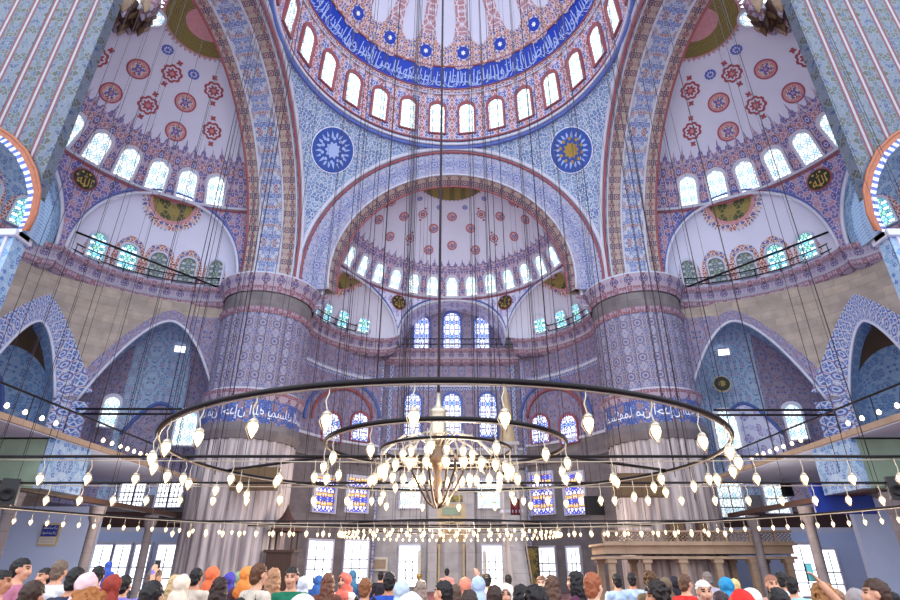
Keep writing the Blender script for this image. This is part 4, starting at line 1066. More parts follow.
# small plaque on the far wall and a gilded door leaf
p0 = at_y(371, 571, 49.6); p1 = at_y(388, 557, 49.6)
r = empty('wall_plaque', ((p0.x+p1.x)/2, 49.75, p0.z), 0, 'brown plaque in a pale frame between two bright windows of the far wall', 'plaque')
b = MB(); b.box((0, 0, (p1.z-p0.z)/2), (p1.x-p0.x, .12, p1.z-p0.z), 'paper'); b.build('frame', r)
b = MB(); b.box((0, -.08, (p1.z-p0.z)/2), ((p1.x-p0.x)*.74, .06, (p1.z-p0.z)*.66), 'beam_stone'); b.build('panel', r)
p0 = at_y(525, 594, 46.2); p1 = at_y(538, 553, 46.2)
r = empty('gilded_panel', ((p0.x+p1.x)/2, 46.4, 0), 0, 'tall dark panel with gold tracery right of the prayer niche', 'panel')
b = MB(); b.box((0, 0, 1.6), (p1.x-p0.x+.2, .14, 3.2), 'dark_wood'); b.build('frame', r)
b = MB(); b.box((0, -.08, 1.6), (p1.x-p0.x-.1, .04, 2.9), 'gold_pattern')
for q in range(3):
    for a in frange(0, 2*PI, 12)[:-1]: b.tube([(0, -.12, .75+q*.85), (.38*math.cos(a), -.12, .75+q*.85+.38*math.sin(a))], .025, 'gold', 4)
b.build('tracery', r)
# mihrab: marble frame, pointed niche, side columns, crest
r = empty('mihrab', (-.05, 49.6, 0), 0, 'tall pale marble prayer niche in the middle of the far wall', 'prayer niche')
b = MB()
for x in (-1.55, 1.55): b.box((x, 0, 3.6), (.75, .7, 7.2), 'pale_marble')
b.box((0, 0, 7.0), (3.9, .75, .9), 'pale_marble'); b.box((0, -.05, 7.6), (4.2, .9, .25), 'white_trim'); b.build('frame', r)
b = MB()
b.grid(lambda a, z: (1.15*math.cos(a), -.25+.75*math.sin(a)*1.0, z), frange(0, PI, 16), frange(0, 3.6, 4), 'pale_marble')
b.grid(lambda a, t: (1.15*math.cos(a)*(1-t)**.6, -.25+.75*math.sin(a)*(1-t)**.6, 3.6+1.9*t), frange(0, PI, 16), frange(0, 1, 8), 'tan_stone')
for sx in (-1, 1): b.poly([(sx*1.2, -.3, 3.4), (sx*1.2, -.3, 6.6), (0, -.3, 6.6), (0, -.3, 5.5), (sx*.7, -.3, 4.6)], 'tan_stone')
b.build('niche', r)
for x in (-1.0, 1.0):
    b = MB(); b.lathe([(.16, 0), (.16, .25), (.1, .35), (.1, 3.0), (.17, 3.2), (.18, 3.45)], 'tan_stone', (x, -.42, 0), 12); b.build('column', r)
b = MB(); b.box((0, -.42, 6.95), (1.9, .08, .55), 'gold_pattern'); b.box((0, -.42, 5.95), (1.5, .08, .6), 'green_stone'); b.build('inscription_panel', r)
b = MB()
for k in range(7): b.lathe([(.0, 0), (.22, .1), (.16, .35), (.0, .7)], 'white_trim', (-1.6+k*.533, 0, 7.7), 8)
b.build('crest', r)
# candle stands beside it
for x in (-2.6, 2.6):
    c_ = empty('candle_stand', (x, 48.6, 0), 0, 'tall brass candle stand on the %s of the prayer niche' % ('left' if x < 0 else 'right'), 'candle stand')
    b = MB(); b.lathe([(0, 0), (.42, 0), (.4, .15), (.14, .4), (.12, .9), (.24, 1.1), (.2, 1.25), (0, 1.25)], 'gold', n=16); b.build('base', c_)
    b = MB(); b.lathe([(.14, 1.25), (.13, 2.9), (0, 2.95)], 'paper', n=12); b.build('candle', c_)
# minbar: stair tower with pointed cap
mp = at_y(513, 560, 44.5)
r = empty('minbar', (mp.x, 44.5, 0), 0, 'tall marble pulpit with slender tan spire and dark red curtain right of the niche', 'pulpit')
zt = at_y(511, 385, 44.5).z; zc_ = at_y(511, 445, 44.5).z
b = MB(); b.lathe([(.72, zc_), (.78, zc_+.1), (.62, zc_+.6), (.3, zt-1.6), (.06, zt-.1), (0, zt)], 'tan_stone', n=8); b.build('spire', r)
b = MB(); b.lathe([(0, zt-.05), (.1, zt+.1), (.04, zt+.25), (.07, zt+.4), (0, zt+.75)], 'gold', n=10); b.build('finial', r)
for x in (-.55, .55):
    for y in (-.55, .55):
        b = MB(); b.lathe([(.13, 5.4), (.1, 5.7), (.09, zc_-.4), (.15, zc_-.05)], 'pale_marble', (x, y, 0), 8); b.build('column', r)
b = MB(); b.box((0, 0, 2.7), (1.4, 1.4, 5.4), 'pale_marble'); b.box((0, 0, 5.5), (1.65, 1.65, .2), 'white_trim'); b.build('tower', r)
b = MB(); b.box((0, 0, zc_), (1.6, 1.6, .25), 'pale_marble'); b.build('canopy', r)
b = MB(); n_ = 14
for k in range(n_): b.box((0, -.9-.34*k, (5.2-.36*k)/2), (1.1, .34, 5.2-.36*k), 'pale_marble')
b.build('stair', r)
b = MB(); b.grid(lambda u, z: (u, -.86+.05*math.sin(u*26), z), frange(-.1, .62, 20), frange(at_y(520, 541, 43.6).z, at_y(520, 499, 43.6).z, 4), 'wine_cloth'); b.build('curtain', r)
for sx in (-1, 1):
    b = MB(); b.poly([(sx*.6, -.8, 5.4), (sx*.6, -.8, 6.2), (sx*.6, -.9-.34*n_, 1.2), (sx*.6, -.9-.34*n_, .4)], 'pale_marble'); b.build('balustrade', r)
# wooden preaching seat beside the left pier
kp = at_y(277, 590, 36); 
r = empty('preaching_seat', (kp.x, 36.2, 0), 0, 'dark carved wooden preaching seat with pointed roof beside the left pier', 'preaching seat')
b = MB(); b.box((0, 0, 1.3), (1.5, 1.4, 2.6), 'dark_wood'); b.box((0, 0, 2.62), (1.8, 1.7, .14), 'dark_wood'); b.build('body', r)
for x in (-.65, .65):
    for y in (-.6, .6): b = MB(); b.box((x, y, 3.2), (.1, .1, 1.1), 'dark_wood'); b.build('post', r)
b = MB(); b.lathe([(1.15, 3.7), (1.0, 3.85), (.3, 4.6), (.1, 5.0), (0, 5.3)], 'dark_wood', n=8); b.build('roof', r)
# raised marble platform on columns in front of the right pier
PXc = (8.3+18.6)/2; PY = 33.2
r = empty('raised_platform', (PXc, PY, 0), 0, 'pale marble singers platform on square columns with pierced parapet before the right pier', 'platform')
zr = at_y(650, 531, PY).z; zs_ = at_y(650, 545, PY).z; zb = at_y(650, 559, PY).z; Wd = 10.3
b = MB(); b.box((0, 1.2, (zs_+zb)/2+.12), (Wd, 3.0, zs_-zb-.25), 'beam_stone'); b.box((0, 1.1, zs_+.02), (Wd+.3, 3.3, .12), 'beam_stone'); b.box((0, 1.15, zb+.06), (Wd+.15, 3.1, .14), 'beam_stone'); b.build('slab', r)
b = MB(); b.box((0, -.35, zr-.04), (Wd+.1, .22, .1), 'beam_stone'); b.box((0, -.35, zs_+.12), (Wd+.1, .22, .1), 'beam_stone')
n_ = 46; dx = Wd/n_; H_ = zr-zs_-.2
for k in range(n_):
    x = -Wd/2+dx*(k+.5); z0 = zs_+.14
    for q in range(3):
        zz0 = z0+H_*q/3; zz1 = zz0+H_/3
        b.tube([(x-dx/2, -.35, zz0), (x+dx/2, -.35, zz1)], .028, 'beam_stone', 4); b.tube([(x+dx/2, -.35, zz0), (x-dx/2, -.35, zz1)], .028, 'beam_stone', 4)
    if k % 6 == 0: b.box((x-dx/2, -.35, (zr+zs_)/2), (.1, .2, zr-zs_), 'beam_stone')
b.build('parapet', r)
for k in range(6):
    x = -Wd/2+.35+(Wd-.7)*k/5
    for y in (-.1, 2.4):
        b = MB(); b.box((x, y, zb/2), (.34, .34, zb), 'beam_stone'); b.box((x, y, zb-.1), (.5, .5, .2), 'beam_stone'); b.box((x, y, .15), (.46, .46, .3), 'beam_stone'); b.build('column', r)
for px, wv, lab in ((676, 1.0, 'low dark wooden chest resting on the raised platform'), (702, .55, 'dark upright box on the raised platform near its right end')):
    q = at_y(px, 530, PY+.6); o = MB(); o.box((0, 0, .6), (wv, .4, 1.2), 'dark_wood'); o.box((0, 0, 1.22), (wv*1.06, .46, .05), 'dark_wood'); o.box((0, -.21, .75), (wv*.8, .03, .6), 'brown_panel')
    o = o.build('wooden_box'); o.location = (q.x, PY+.6, zs_+.08); tag(o, lab, 'box')
# ------------------------------------------------------------------ visitors
def ell(c, r, n=14, m=10):
    """closed ellipsoid as (verts, faces)"""
    vs = [(c[0], c[1], c[2]-r[2])]; fs = []
    for j in range(1, m):
        t = -PI/2+PI*j/m
        for i in range(n): a = 2*PI*i/n; vs.append((c[0]+r[0]*math.cos(t)*math.cos(a), c[1]+r[1]*math.cos(t)*math.sin(a), c[2]+r[2]*math.sin(t)))
    vs.append((c[0], c[1], c[2]+r[2])); top = len(vs)-1
    for i in range(n):
        k = (i+1) % n; fs.append((0, 1+k, 1+i)); fs.append((top, 1+(m-2)*n+i, 1+(m-2)*n+k))
        for j in range(m-2): fs.append((1+j*n+i, 1+j*n+k, 1+(j+1)*n+k, 1+(j+1)*n+i))
    return vs, fs
def cap(p, q, r0, r1, n=12):
    p, q = V(p), V(q); d = (q-p); l = d.length; z = d/l; x = (V((0, 1, 0)) if abs(z.y) < .9 else V((1, 0, 0))).cross(z).normalized(); y = z.cross(x)
    rings = [(-r0*math.cos(t), r0*math.sin(t)) for t in frange(0, PI/2, 4)[1:]]+[(l+r1*math.sin(t), r1*math.cos(t)) for t in frange(0, PI/2, 4)[:-1]]
    vs = [tuple(p-z*r0)]; fs = []
    for h, r in rings:
        for i in range(n): a = 2*PI*i/n; vs.append(tuple(p+z*h+x*(r*math.cos(a))+y*(r*math.sin(a))))
    vs.append(tuple(q+z*r1)); top = len(vs)-1; m = len(rings)
    for i in range(n):
        k = (i+1) % n; fs.append((0, 1+k, 1+i)); fs.append((top, 1+(m-1)*n+i, 1+(m-1)*n+k))
        for j in range(m-1): fs.append((1+j*n+i, 1+j*n+k, 1+(j+1)*n+k, 1+(j+1)*n+i))
    return vs, fs
def fuse(parts, voxel, smooth=4):
    vs, fs = [], []
    for v, f in parts:
        b = len(vs); vs += v; fs += [tuple(b+i for i in q) for q in f]
    me = bpy.data.meshes.new('tmp'); me.from_pydata(vs, [], fs); me.update()
    o = bpy.data.objects.new('tmp', me); COL.objects.link(o)
    m = o.modifiers.new('r', 'REMESH'); m.mode = 'VOXEL'; m.voxel_size = voxel
    m2 = o.modifiers.new('s', 'SMOOTH'); m2.factor = .5; m2.iterations = smooth
    dg = bpy.context.evaluated_depsgraph_get(); dg.update()
    out = bpy.data.meshes.new_from_object(o.evaluated_get(dg)); bpy.data.objects.remove(o)
    out.polygons.foreach_set('use_smooth', [True]*len(out.polygons)); return out
HZ = 1.63                                        # middle of the head of a 1.75 m figure
def head_parts():
    P = [ell((0, -.012, HZ+.02), (.076, .093, .098)), ell((0, .028, HZ-.045), (.058, .066, .075)), ell((0, .052, HZ-.09), (.034, .034, .03)),
         cap((0, .088, HZ+.015), (0, .106, HZ-.028), .009, .015), ell((0, .094, HZ-.058), (.024, .014, .013)),
         ell((0, .078, HZ+.032), (.058, .02, .014)), cap((0, -.012, HZ-.07), (0, -.02, HZ-.19), .056, .062)]
    for s in (-1, 1):
        P += [ell((s*.079, -.012, HZ-.005), (.012, .024, .034)), ell((s*.04, .066, HZ-.03), (.026, .026, .026))]
    return P
def hand_parts(w, d, side, curl=.5):
    w, d = V(w), V(d).normalized(); x = V((0, 0, 1)).cross(d)
    x = x.normalized() if x.length > .1 else V((0, 1, 0)); n = d.cross(x)
    P = []
    for u in (-.026, -.009, .009, .026): P.append(cap(w+x*u*.6, w+d*.085+x*u, .016, .014))
    for u, l in zip((-.03, -.011, .009, .028), (.062, .078, .084, .07)):
        a = w+d*.088+x*u; b = a+d*(l*.55)-n*(l*.25*curl); c = b+d*(l*.4*(1-curl*.7))-n*(l*.55*curl)
        P += [cap(a, b, .0105, .0095), cap(b, c, .0095, .0085)]
    t0 = w+d*.025-x*(.026*side); t1 = t0+d*.04-x*(.032*side)-n*.012; t2 = t1+d*.034-x*.004*side-n*.012
    P += [cap(t0, t1, .014, .011), cap(t1, t2, .011, .0095)]
    return P
POSES = {
 'down': dict(R=((.24, -.02, 1.13), (.25, .07, .88)), L=((-.24, -.02, 1.13), (-.25, .07, .88))),
 'phone': dict(R=((.29, .20, 1.50), (.20, .30, 1.76)), L=((-.24, -.02, 1.13), (-.25, .07, .88))),
 'show': dict(R=((.25, .2, 1.38), (.14, .40, 1.69)), L=((-.24, -.02, 1.13), (-.25, .07, .88))),
 'camera': dict(R=((.25, .17, 1.24), (.08, .27, 1.50)), L=((-.25, .17, 1.24), (-.08, .27, 1.50))),
 'chest': dict(R=((.26, .04, 1.13), (.09, .27, 1.22)), L=((-.26, .04, 1.13), (-.09, .27, 1.22))),
}
SLOTS = ['skin', 'shirt', 'trousers', 'shoe', 'eye', 'lip', 'sleeve']
def body_mesh(pose, woman=False):
    Q = POSES[pose]; lab = []
    sw = .165 if woman else .185
    def add(l, *ps):
        for p in ps: lab.append((l, p))
    add('skin', *head_parts())
    add('shirt', cap((-sw*.62, -.02, 1.40), (sw*.62, -.02, 1.40), .078, .078), ell((0, -.005, 1.30), (.175 if not woman else .155, .118, .17)), ell((0, 0, 1.13), (.15 if not woman else .13, .108, .2)), ell((0, 0, .97), (.168, .12, .16)),
        cap((0, -.02, 1.44), (0, -.02, 1.36), .09, .12))
    if woman: add('shirt', ell((-.07, .085, 1.27), (.07, .06, .07)), ell((.07, .085, 1.27), (.07, .06, .07)))
    for s, k in ((1, 'R'), (-1, 'L')):
        sh = (s*sw, -.02, 1.405); el, wr = Q[k]
        add('shirt', cap(sh, el, .066, .05)); add('sleeve', cap(el, wr, .044, .033))
        d = V(wr)-V(el)
        if pose != 'down': d = d.normalized()*.6+V((0, .35, .6 if pose in ('phone', 'show') else .25))
        add('skin', *hand_parts(wr, d, s, .55))
        add('trousers', cap((s*.09, 0, .93), (s*.10, .015, .5), .098, .066), cap((s*.10, .015, .5), (s*.105, -.02, .1), .062, .045))
        add('shoe', cap((s*.105, -.04, .05), (s*.115, .13, .04), .05, .04), cap((s*.105, -.03, .1), (s*.105, -.03, .05), .045, .048))
    me = fuse([p for l, p in lab], .011)
    # colour regions: every face takes the part it lies nearest to
    pts = []; own = []
    for i, (l, (v, f)) in enumerate(lab):
        pts += v; own += [SLOTS.index(l)]*len(v)
    from mathutils.kdtree import KDTree
    kd = KDTree(len(pts))
    for i, p in enumerate(pts): kd.insert(p, i)
    kd.balance()
    idx = []
    for p in me.polygons:
        c = p.center; k = own[kd.find(c)[1]]
        if c.z > 1.475 and abs(c.x) < .14 and pose != 'phone' or c.z > 1.49 and abs(c.x) < .1 and c.y < .15: k = 0
        if c.z > HZ-.1 and c.y > .05 and c.y < .125 and abs(c.x) < .08:
            for s in (-1, 1):
                if ((c.x-s*.031)/.014)**2+((c.z-HZ-.008)/.008)**2 < 1 or ((c.x-s*.033)/.022)**2+((c.z-HZ-.034)/.006)**2 < 1: k = 4
            if (c.x/.025)**2+((c.z-HZ+.062)/.009)**2 < 1: k = 5
        idx.append(k)
    me.polygons.foreach_set('material_index', idx); me.name = 'person'
    for s_ in SLOTS: me.materials.append(None)
    return me
def cut(me, keep):
    bm = bmesh.new(); bm.from_mesh(me); bmesh.ops.delete(bm, geom=[f for f in bm.faces if not keep(f.calc_center_median())], context='FACES')
    bm.to_mesh(me); bm.free(); return me
def rough_up(me, amp, fr):
    for v in me.vertices:
        n = mnoise.noise(v.co*fr); v.co += v.normal*(amp*n)
    return me
def hair_mesh(kind):
    sk = (0, -.014, HZ+.022)
    if kind == 'short':
        me = fuse([ell(sk, (.086, .104, .106), 20, 16), ell((0, -.06, HZ-.035), (.07, .058, .075))], .009)
        me = cut(me, lambda c: not (c.y > .0 and c.z < HZ+.055+.0*c.y and c.y > .03 or c.z < HZ+.03 and c.y > -.012) and c.z > HZ-.1); return rough_up(me, .01, 40)
    if kind == 'curly':
        me = fuse([ell((0, -.02, HZ+.045), (.115, .125, .115), 20, 16), ell((0, -.07, HZ-.03), (.1, .07, .09))], .01)
        me = cut(me, lambda c: not (c.y > .035 and c.z < HZ+.055 and abs(c.x) < .085 or c.z < HZ+.0 and c.y > .02)); return rough_up(me, .035, 26)
    if kind == 'long':
        me = fuse([ell(sk, (.09, .108, .108), 20, 16), ell((0, -.06, HZ-.12), (.1, .065, .2)), ell((0, -.085, HZ-.26), (.105, .05, .12)), ell((-.075, -.01, HZ-.1), (.03, .06, .16)), ell((.075, -.01, HZ-.1), (.03, .06, .16))], .01)
        me = cut(me, lambda c: not (c.y > .03 and c.z < HZ+.06 and abs(c.x) < .075)); return rough_up(me, .014, 30)
    if kind == 'scarf':
        me = fuse([ell((0, -.016, HZ+.02), (.1, .122, .12), 22, 18), ell((0, -.01, HZ-.09), (.096, .11, .11)), cap((0, -.015, HZ-.12), (0, -.015, HZ-.24), .095, .13), cap((-.1, -.02, HZ-.24), (.1, -.02, HZ-.24), .085, .085), ell((0, .05, HZ-.22), (.13, .09, .1)), ell((0, -.075, HZ-.2), (.13, .07, .17))], .011)
        me = cut(me, lambda c: not (c.y > .035 and (c.x/.062)**2+((c.z-HZ+.015)/.088)**2 < 1)); return rough_up(me, .01, 18)
    if kind == 'cap':
        me = fuse([ell((0, -.014, HZ+.055), (.093, .11, .085), 20, 14), ell((0, .1, HZ+.05), (.07, .075, .012))], .009)
        return cut(me, lambda c: c.z > HZ+.03)
BODY = {}; HAIR = {}
def mat_for(rgb, rough=.75, cl='cloth'):
    n = '%s_%d_%d_%d' % ((cl,)+tuple(rgb))
    if n not in M: plain(n, rgb, rough, var=.14, scale=14)
    return M[n]
plain('eye_dark', (44,34,32), .4); plain('lip', (170,96,90), .6)
SKIN = [(214,160,134), (196,138,110), (168,112,86), (224,176,152)]
K_ = (30,26,30); B_ = (74,50,40); G_ = (110,92,80); W_ = (226,226,232); LB = (170,190,222)
def person(px, pt, d, label, shirt, hair, hcol, yaw=0, pose='down', sk=0, sleeve=None, legs=(50,52,66), woman=False, z=None):
    dr = ray(px, pt); x = dr.x/dr.y*d; top = CAMZ+dr.z/dr.y*d
    if z is None: z = 0.0
    k = (top-z)/(1.765 if hair != 'curly' else 1.79)
    key = (pose, woman)
    if key not in BODY: BODY[key] = body_mesh(*key)
    o = bpy.data.objects.new('person', BODY[key]); COL.objects.link(o); o.location = (x, d, z); o.scale = (k, k, k)
    o.rotation_euler = (0, 0, math.radians(yaw))
    skin = mat_for(SKIN[sk], .55, 'skin'); cs = [skin, mat_for(shirt), mat_for(legs), M['black_plastic'], M['eye_dark'], M['lip'], mat_for(shirt) if sleeve is None else skin if sleeve == 'skin' else mat_for(sleeve)]
    for i, m in enumerate(cs): o.material_slots[i].link = 'OBJECT'; o.material_slots[i].material = m
    tag(o, label, 'person', 'visitors in the prayer hall')
    if hair:
        if hair not in HAIR:
            m = hair_mesh(hair); m.materials.clear(); m.materials.append(None); HAIR[hair] = m
        h = bpy.data.objects.new({'scarf': 'head_scarf', 'cap': 'cap'}.get(hair, 'hair'), HAIR[hair]); COL.objects.link(h); h.parent = o
        h.material_slots[0].link = 'OBJECT'; h.material_slots[0].material = mat_for(hcol, .7 if hair in ('scarf', 'cap') else .5, 'cloth' if hair in ('scarf', 'cap') else 'hair')
    return o
SH = 'skin'
CROWD = [
 # left third
 (5, 569, 6.0, 'dark haired visitor in peach top at the far left edge', (226,170,150), 'short', K_, -60, 'down', 1),
 (25, 557, 6.6, 'man in mauve shirt with dark hair turned right, left edge of crowd', (190,120,150), 'short', K_, -70, 'down', 0),
 (37, 579, 4.3, 'big dark brown head from behind near the left corner', (120,84,70), 'short', (56,38,32), 0, 'down', 1),
 (46, 567, 8.2, 'dark haired visitor behind the big brown head at the left', (150,150,170), 'short', K_, 160, 'chest', 0),
 (63, 559, 7.0, 'grey brown haired man in white shirt seen from behind', W_, 'short', G_, 0, 'down', 0),
 (79, 566, 5.6, 'dark haired man in navy top seen from behind beside the pink scarf', (44,48,74), 'short', K_, 0, 'down', 1),
 (90, 572, 5.4, 'woman in pink white head scarf beside the man in navy', (222,180,186), 'scarf', (228,190,196), 10, 'down', 3),
 (100, 565, 9.0, 'small dark haired visitor in dark red behind the pink scarf', (150,60,60), 'short', K_, 20, 'down', 0),
 (92, 588, 3.6, 'large orange brown head of hair low in the foreground', (150,110,80), 'curly', (150,92,44), 0, 'down', 0),
 (115, 574, 5.8, 'woman in rust red head scarf and rust robe', (160,70,50), 'scarf', (150,56,46), 0, 'down', 1),
 (127, 574, 6.8, 'visitor in lilac shirt raising a phone overhead on the left', (130,116,196), 'short', K_, 0, 'phone', 0),
 (110, 561, 22.0, 'tiny distant figure in blue before the left doors', (60,90,180), 'scarf', (60,90,190), 0, 'down', 1),
 (155, 579, 4.2, 'large black haired head in the left foreground', (70,60,66), 'short', K_, 0, 'down', 1),
 (157, 567, 7.6, 'man with cropped grey brown hair behind the large black head', (190,170,160), 'short', G_, -30, 'down', 0),
 (176, 574, 8.0, 'blond woman with pale hair beside a cream scarf', (228,190,150), 'long', (206,176,130), 0, 'down', 3),
 (184, 574, 6.6, 'woman in cream scarf and orange patterned wrap', (226,150,110), 'scarf', (232,214,196), 0, 'down', 3),
 (198, 567, 7.6, 'dark haired man in beige vest in front of the left pier', (204,190,176), 'short', K_, 0, 'down', 1),
 (214, 566, 9.5, 'woman in bright orange head scarf in front of the left pier', (226,130,90), 'scarf', (226,112,72), 0, 'down', 1),
 (221, 576, 6.0, 'woman in bright green jacket with long dark hair', (34,160,100), 'long', (50,32,30), 20, 'chest', 0),
 (231, 572, 8.6, 'woman in violet blue head scarf behind the green jacket', (70,60,140), 'scarf', (74,66,170), 0, 'down', 1),
 (240, 571, 10.5, 'woman in sage green head scarf by the left pier', (120,150,120), 'scarf', (136,160,130), 0, 'down', 1),
 (248, 566, 8.4, 'woman in amber orange scarf left of the man with glasses', (80,60,70), 'scarf', (224,140,70), 0, 'down', 0),
 (261, 562, 6.0, 'brown haired man in beige shirt with glasses facing right', (206,192,180), 'short', (92,58,40), -35, 'down', 0),
 (275, 567, 7.4, 'visitor with tan hair and tan wrap behind the man in beige', (196,140,100), 'long', (170,124,94), 0, 'down', 0),
 (293, 566, 6.6, 'man in green shirt facing the camera', (20,110,84), 'short', K_, 178, 'down', 0, SH),
 (304, 576, 8.0, 'woman in pale blue white head scarf behind the man in green', LB, 'scarf', (206,214,232), 0, 'down', 3),
 (304, 594, 3.4, 'cream cap of a visitor low in the foreground', (220,210,196), 'cap', (232,224,206), 0, 'down', 0),
 (319, 575, 13.0, 'woman wholly in deep blue with blue head scarf', (50,80,150), 'scarf', (44,90,160), 0, 'down', 1),
 (329, 572, 9.2, 'woman with long brown hair and brown coat', (110,64,54), 'long', (112,70,56), 0, 'down', 0),
 (345, 572, 8.4, 'woman in coral head scarf and cream top', (232,222,212), 'scarf', (228,110,96), 150, 'down', 0),
 (353, 570, 15.0, 'slim distant figure in teal blue before a bright window', (40,80,130), 'scarf', (60,110,150), 0, 'down', 1),
 (366, 577, 6.6, 'brown haired man in white shirt with dark backpack', W_, 'short', (130,80,48), -10, 'down', 0),
 (381, 571, 17.0, 'distant man in dark suit below the brown plaque', (40,36,48), 'short', K_, 0, 'down', 0),
 # middle
 (390, 571, 6.8, 'dark haired man in royal blue shirt', (44,80,180), 'short', K_, 0, 'down', 1),
 (402, 580, 6.2, 'woman in light blue head scarf right of the blue shirt', LB, 'scarf', (186,204,228), 0, 'down', 3),
 (411, 592, 3.6, 'white scarf of a woman low in the foreground', W_, 'scarf', (234,234,240), 0, 'down', 3),
 (421, 579, 7.6, 'woman in pale blue blouse left of the glowing phone screen', (186,200,226), 'long', (150,130,120), 0, 'chest', 3),
 (443, 579, 5.0, 'dark haired visitor in orange shirt holding a bright screen', (226,120,60), 'short', K_, 60, 'camera', 0),
 (447, 568, 21.0, 'distant dark haired visitor in pink before the prayer niche', (214,150,140), 'short', K_, 0, 'down', 0),
 (455, 583, 6.4, 'visitor in white and blue stripes right of the orange shirt', (206,214,232), 'short', (90,70,60), 0, 'down', 0),
 (465, 577, 9.0, 'woman in coral scarf with arm raised before the niche', (226,140,120), 'scarf', (230,140,116), 0, 'phone', 0),
 (469, 588, 4.8, 'visitor in teal green top low in the middle', (20,140,120), 'short', (60,44,40), 0, 'down', 1),
 (478, 576, 7.0, 'woman in powder blue head scarf right of the niche', LB, 'scarf', (176,196,230), 0, 'down', 3),
 (487, 573, 12.0, 'dark haired distant visitor in white shirt right of the niche', W_, 'short', K_, 0, 'down', 0),
 (494, 584, 4.8, 'dark brown head from behind in the middle foreground', (110,90,90), 'short', (58,40,36), 0, 'down', 1),
 (506, 583, 5.8, 'woman in white knitted head scarf facing the camera', (226,214,206), 'scarf', (230,226,226), 170, 'down', 0),
 (508, 574, 14.0, 'distant man in maroon top near the bright window', (120,50,70), 'short', K_, 0, 'down', 1),
 (520, 583, 5.0, 'dark haired woman with sunglasses on her head', (150,120,110), 'long', K_, 30, 'down', 0),
 (535, 585, 4.6, 'black haired visitor raising a dark camera to the eye', (60,50,56), 'curly', K_, 0, 'camera', 1),
 (551, 574, 6.4, 'woman with long brown hair and dark brown jacket', (84,62,58), 'long', (92,66,54), 0, 'down', 0),
 (541, 575, 8.8, 'pale faced visitor looking back beside the brown jacket', (196,150,150), 'long', (110,80,64), 165, 'down', 3),
 (574, 570, 6.6, 'woman with long black hair in plum top turned left', (90,40,70), 'long', K_, 60, 'down', 0),
 (592, 571, 5.2, 'red brown haired man in white shirt turned right', (236,232,236), 'short', (150,84,56), -40, 'down', 3),
 # right third
 (616, 573, 11.0, 'man in light blue shirt left of two under the platform', (176,198,230), 'short', K_, 0, 'down', 0),
 (631, 572, 11.5, 'man in light blue shirt right of two under the platform', (180,200,232), 'short', K_, -15, 'down', 1),
 (649, 571, 8.0, 'visitor with brown curly hair behind the man in profile', (110,90,70), 'curly', (88,60,40), 0, 'down', 1),
 (654, 580, 5.2, 'dark curly haired man in profile facing left', (110,104,104), 'curly', (40,30,30), 80, 'down', 1),
 (664, 577, 9.0, 'visitor in olive brown wrap under the platform', (120,104,80), 'scarf', (110,92,76), 0, 'down', 1),
 (673, 576, 10.5, 'woman in black head scarf under the platform', (34,32,44), 'scarf', (32,30,42), 0, 'down', 1),
 (684, 573, 7.4, 'brown haired man in red jacket under the platform', (210,40,40), 'short', (96,66,50), -60, 'down', 0),
 (702, 579, 5.4, 'white haired old man with glasses facing the camera', (120,110,120), 'short', (214,210,208), 175, 'down', 0),
 (706, 571, 12.0, 'distant visitor in grey lilac under the platform', (176,170,190), 'short', (120,110,110), 0, 'down', 0),
 (719, 590, 5.0, 'visitor in dark violet patterned top beside the old man', (70,54,84), 'long', (60,44,50), 0, 'down', 1),
 (724, 577, 7.4, 'woman in turquoise blue head scarf', (60,140,190), 'scarf', (40,140,196), 20, 'down', 0),
 (733, 578, 8.4, 'blond visitor right of the turquoise scarf', (226,206,150), 'short', (220,190,130), 0, 'down', 3),
 (739, 589, 4.0, 'bright red head scarf low in the right foreground', (200,40,36), 'scarf', (214,36,32), 0, 'down', 0),
 (749, 588, 4.8, 'white cap beside the bright red head scarf', (220,216,212), 'cap', (238,236,236), 0, 'down', 0),
 (770, 574, 7.2, 'man with reddish cropped hair facing the camera on the right', (190,150,140), 'short', (150,100,80), 170, 'down', 0),
 (775, 586, 4.4, 'black haired head from behind in the right foreground', (80,70,76), 'short', K_, 0, 'down', 1),
 (779, 571, 8.4, 'dark haired man in white shirt at the end of the platform', (222,228,238), 'short', K_, -20, 'down', 0),
 (790, 576, 9.0, 'dark haired woman in pale cyan shirt at the end of the platform', (160,214,222), 'short', K_, -40, 'down', 0),
 (820, 582, 5.0, 'visitor with light brown hair near the right door', (190,150,120), 'curly', (160,112,70), 0, 'down', 0),
 (834, 588, 5.2, 'visitor in pink top left of the raised phone', (226,160,170), 'short', (140,100,80), 0, 'down', 0),
 (853, 588, 5.0, 'woman in black and white head scarf at the right', (220,216,220), 'scarf', (150,140,144), 0, 'down', 1),
 (871, 577, 4.6, 'dark brown haired man at the right edge raising his phone', (110,80,84), 'short', (66,44,36), 55, 'show', 0, SH),
 (891, 591, 9.0, 'dark haired visitor in light blue at the right edge', (150,170,200), 'short', K_, 0, 'down', 0),
]
PEOPLE = {}
DIST = [c[2]*(1.2 if c[2] < 9 else 1.0) for c in CROWD]
def gxy(i):
    r_ = ray(CROWD[i][0], CROWD[i][1]); return r_.x/r_.y*DIST[i], DIST[i]
for _ in range(400):                              # nobody stands inside anybody else
    moved = False
    for i in range(len(CROWD)):
        for j in range(i):
            (xa, ya), (xb, yb) = gxy(i), gxy(j)
            if math.hypot((xa-xb)/.60, (ya-yb)/.50) < 1:
                k = i if DIST[i] >= DIST[j] else j; DIST[k] += .06; moved = True
    if not moved: break
for i, c in enumerate(CROWD):
    wm = c[5] in ('long', 'scarf'); key = (c[0], c[1])
    PEOPLE[key] = person(c[0], c[1], DIST[i], *c[3:], woman=wm and (len(c) < 9 or c[8] != 'phone'))
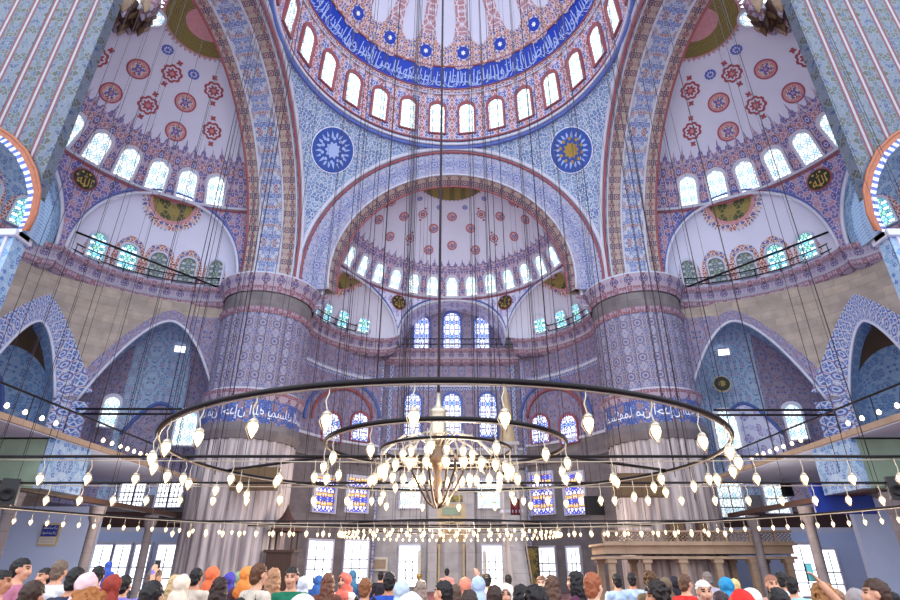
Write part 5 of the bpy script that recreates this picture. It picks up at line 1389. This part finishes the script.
# phones, a camera and backpacks they carry
def phone(px, py, d, label, yaw=0, lit='screen_glow', s=1.0):
    p = V((0, 0, CAMZ))+ray(px, py)*(d/ray(px, py).y); r = empty('phone', p, math.radians(yaw), label, 'phone', 'phones held up by visitors')
    b = MB(); b.box((0, 0, 0), (.078*s, .012, .155*s), 'black_plastic'); b.build('case', r)
    b = MB(); b.box((0, -.0075, 0), (.07*s, .003, .14*s), lit); b.build('screen', r); return r
def held(key, off):
    o = PEOPLE[key]; k = o.scale.x; c, s_ = math.cos(o.rotation_euler.z), math.sin(o.rotation_euler.z)
    return V((o.location.x+k*(off[0]*c-off[1]*s_), o.location.y+k*(off[0]*s_+off[1]*c), o.location.z+k*off[2]))
def phone_at(key, off, label, lit='screen_glow', flat=False):
    p = held(key, off); r = empty('phone', p, PEOPLE[key].rotation_euler.z*.3, label, 'phone', 'phones held up by visitors')
    w, h = (.155, .078) if flat else (.078, .155)
    b = MB(); b.box((0, 0, 0), (w, .012, h), 'black_plastic'); b.build('case', r)
    b = MB(); b.box((0, -.0075, 0), (w*.92, .003, h*.92), lit); b.build('screen', r)
phone_at((871, 577), (.13, .48, 1.80), 'phone with teal screen held up at the right edge', 'teal_screen')
phone_at((127, 574), (.19, .40, 1.86), 'phone held overhead by the visitor in lilac', 'black_plastic')
phone_at((443, 579), (0, .40, 1.54), 'bright lilac phone screen beside the orange shirt', flat=True)
r = empty('camera', held((535, 585), (0, .37, 1.55)), 0, 'dark camera held by the black haired visitor', 'camera')
b = MB(); b.box((0, 0, 0), (.14, .06, .09), 'black_plastic'); b.box((0, 0, .055), (.05, .05, .03), 'black_plastic'); b.build('body', r)
b = MB(); b.lathe([(0, 0), (.036, 0), (.036, .07), (.04, .09), (0, .085)], 'iron', n=14); o = b.build('lens', r); o.rotation_euler = (-PI/2, 0, 0); o.location = (0, .02, 0)
def backpack(key, label, col):
    o = PEOPLE[key]; r = empty('backpack', held(key, (0, -.2, 1.02)), o.rotation_euler.z, label, 'backpack')
    plain('pack_%d' % col[0], col, .7)
    me = fuse([ell((0, 0, .2), (.14, .08, .22)), ell((0, -.05, .12), (.1, .05, .1))], .014); me.materials.append(M['pack_%d' % col[0]]); linked('bag', me, r)
    for s_ in (-1, 1):
        b = MB(); b.tube([(s_*.1, .04, .02), (s_*.13, .10, .12), (s_*.125, .12, .34), (s_*.115, .13, .43), (s_*.115, .2, .49), (s_*.115, .29, .44), (s_*.12, .34, .3)], .018, 'pack_%d' % col[0], 6); b.build('strap', r)
backpack((366, 577), 'dark backpack on the brown haired man in white', (34,34,44))
backpack((261, 562), 'black backpack on the man in beige with glasses', (40,38,42))
# ------------------------------------------------------------------ light and view
w = bpy.data.worlds.new('world'); sc.world = w; w.use_nodes = True
bg = w.node_tree.nodes['Background']; bg.inputs[0].default_value = (.87, .935, 1.0, 1); bg.inputs[1].default_value = 2.75
sc.view_settings.view_transform = 'Standard'; sc.view_settings.look = 'None'; sc.view_settings.gamma = 1; sc.view_settings.exposure = 0
sc.view_settings.use_curve_mapping = False
sc.cycles.use_denoising = True; sc.cycles.max_bounces = 6; sc.cycles.diffuse_bounces = 4; sc.cycles.sample_clamp_indirect = 6
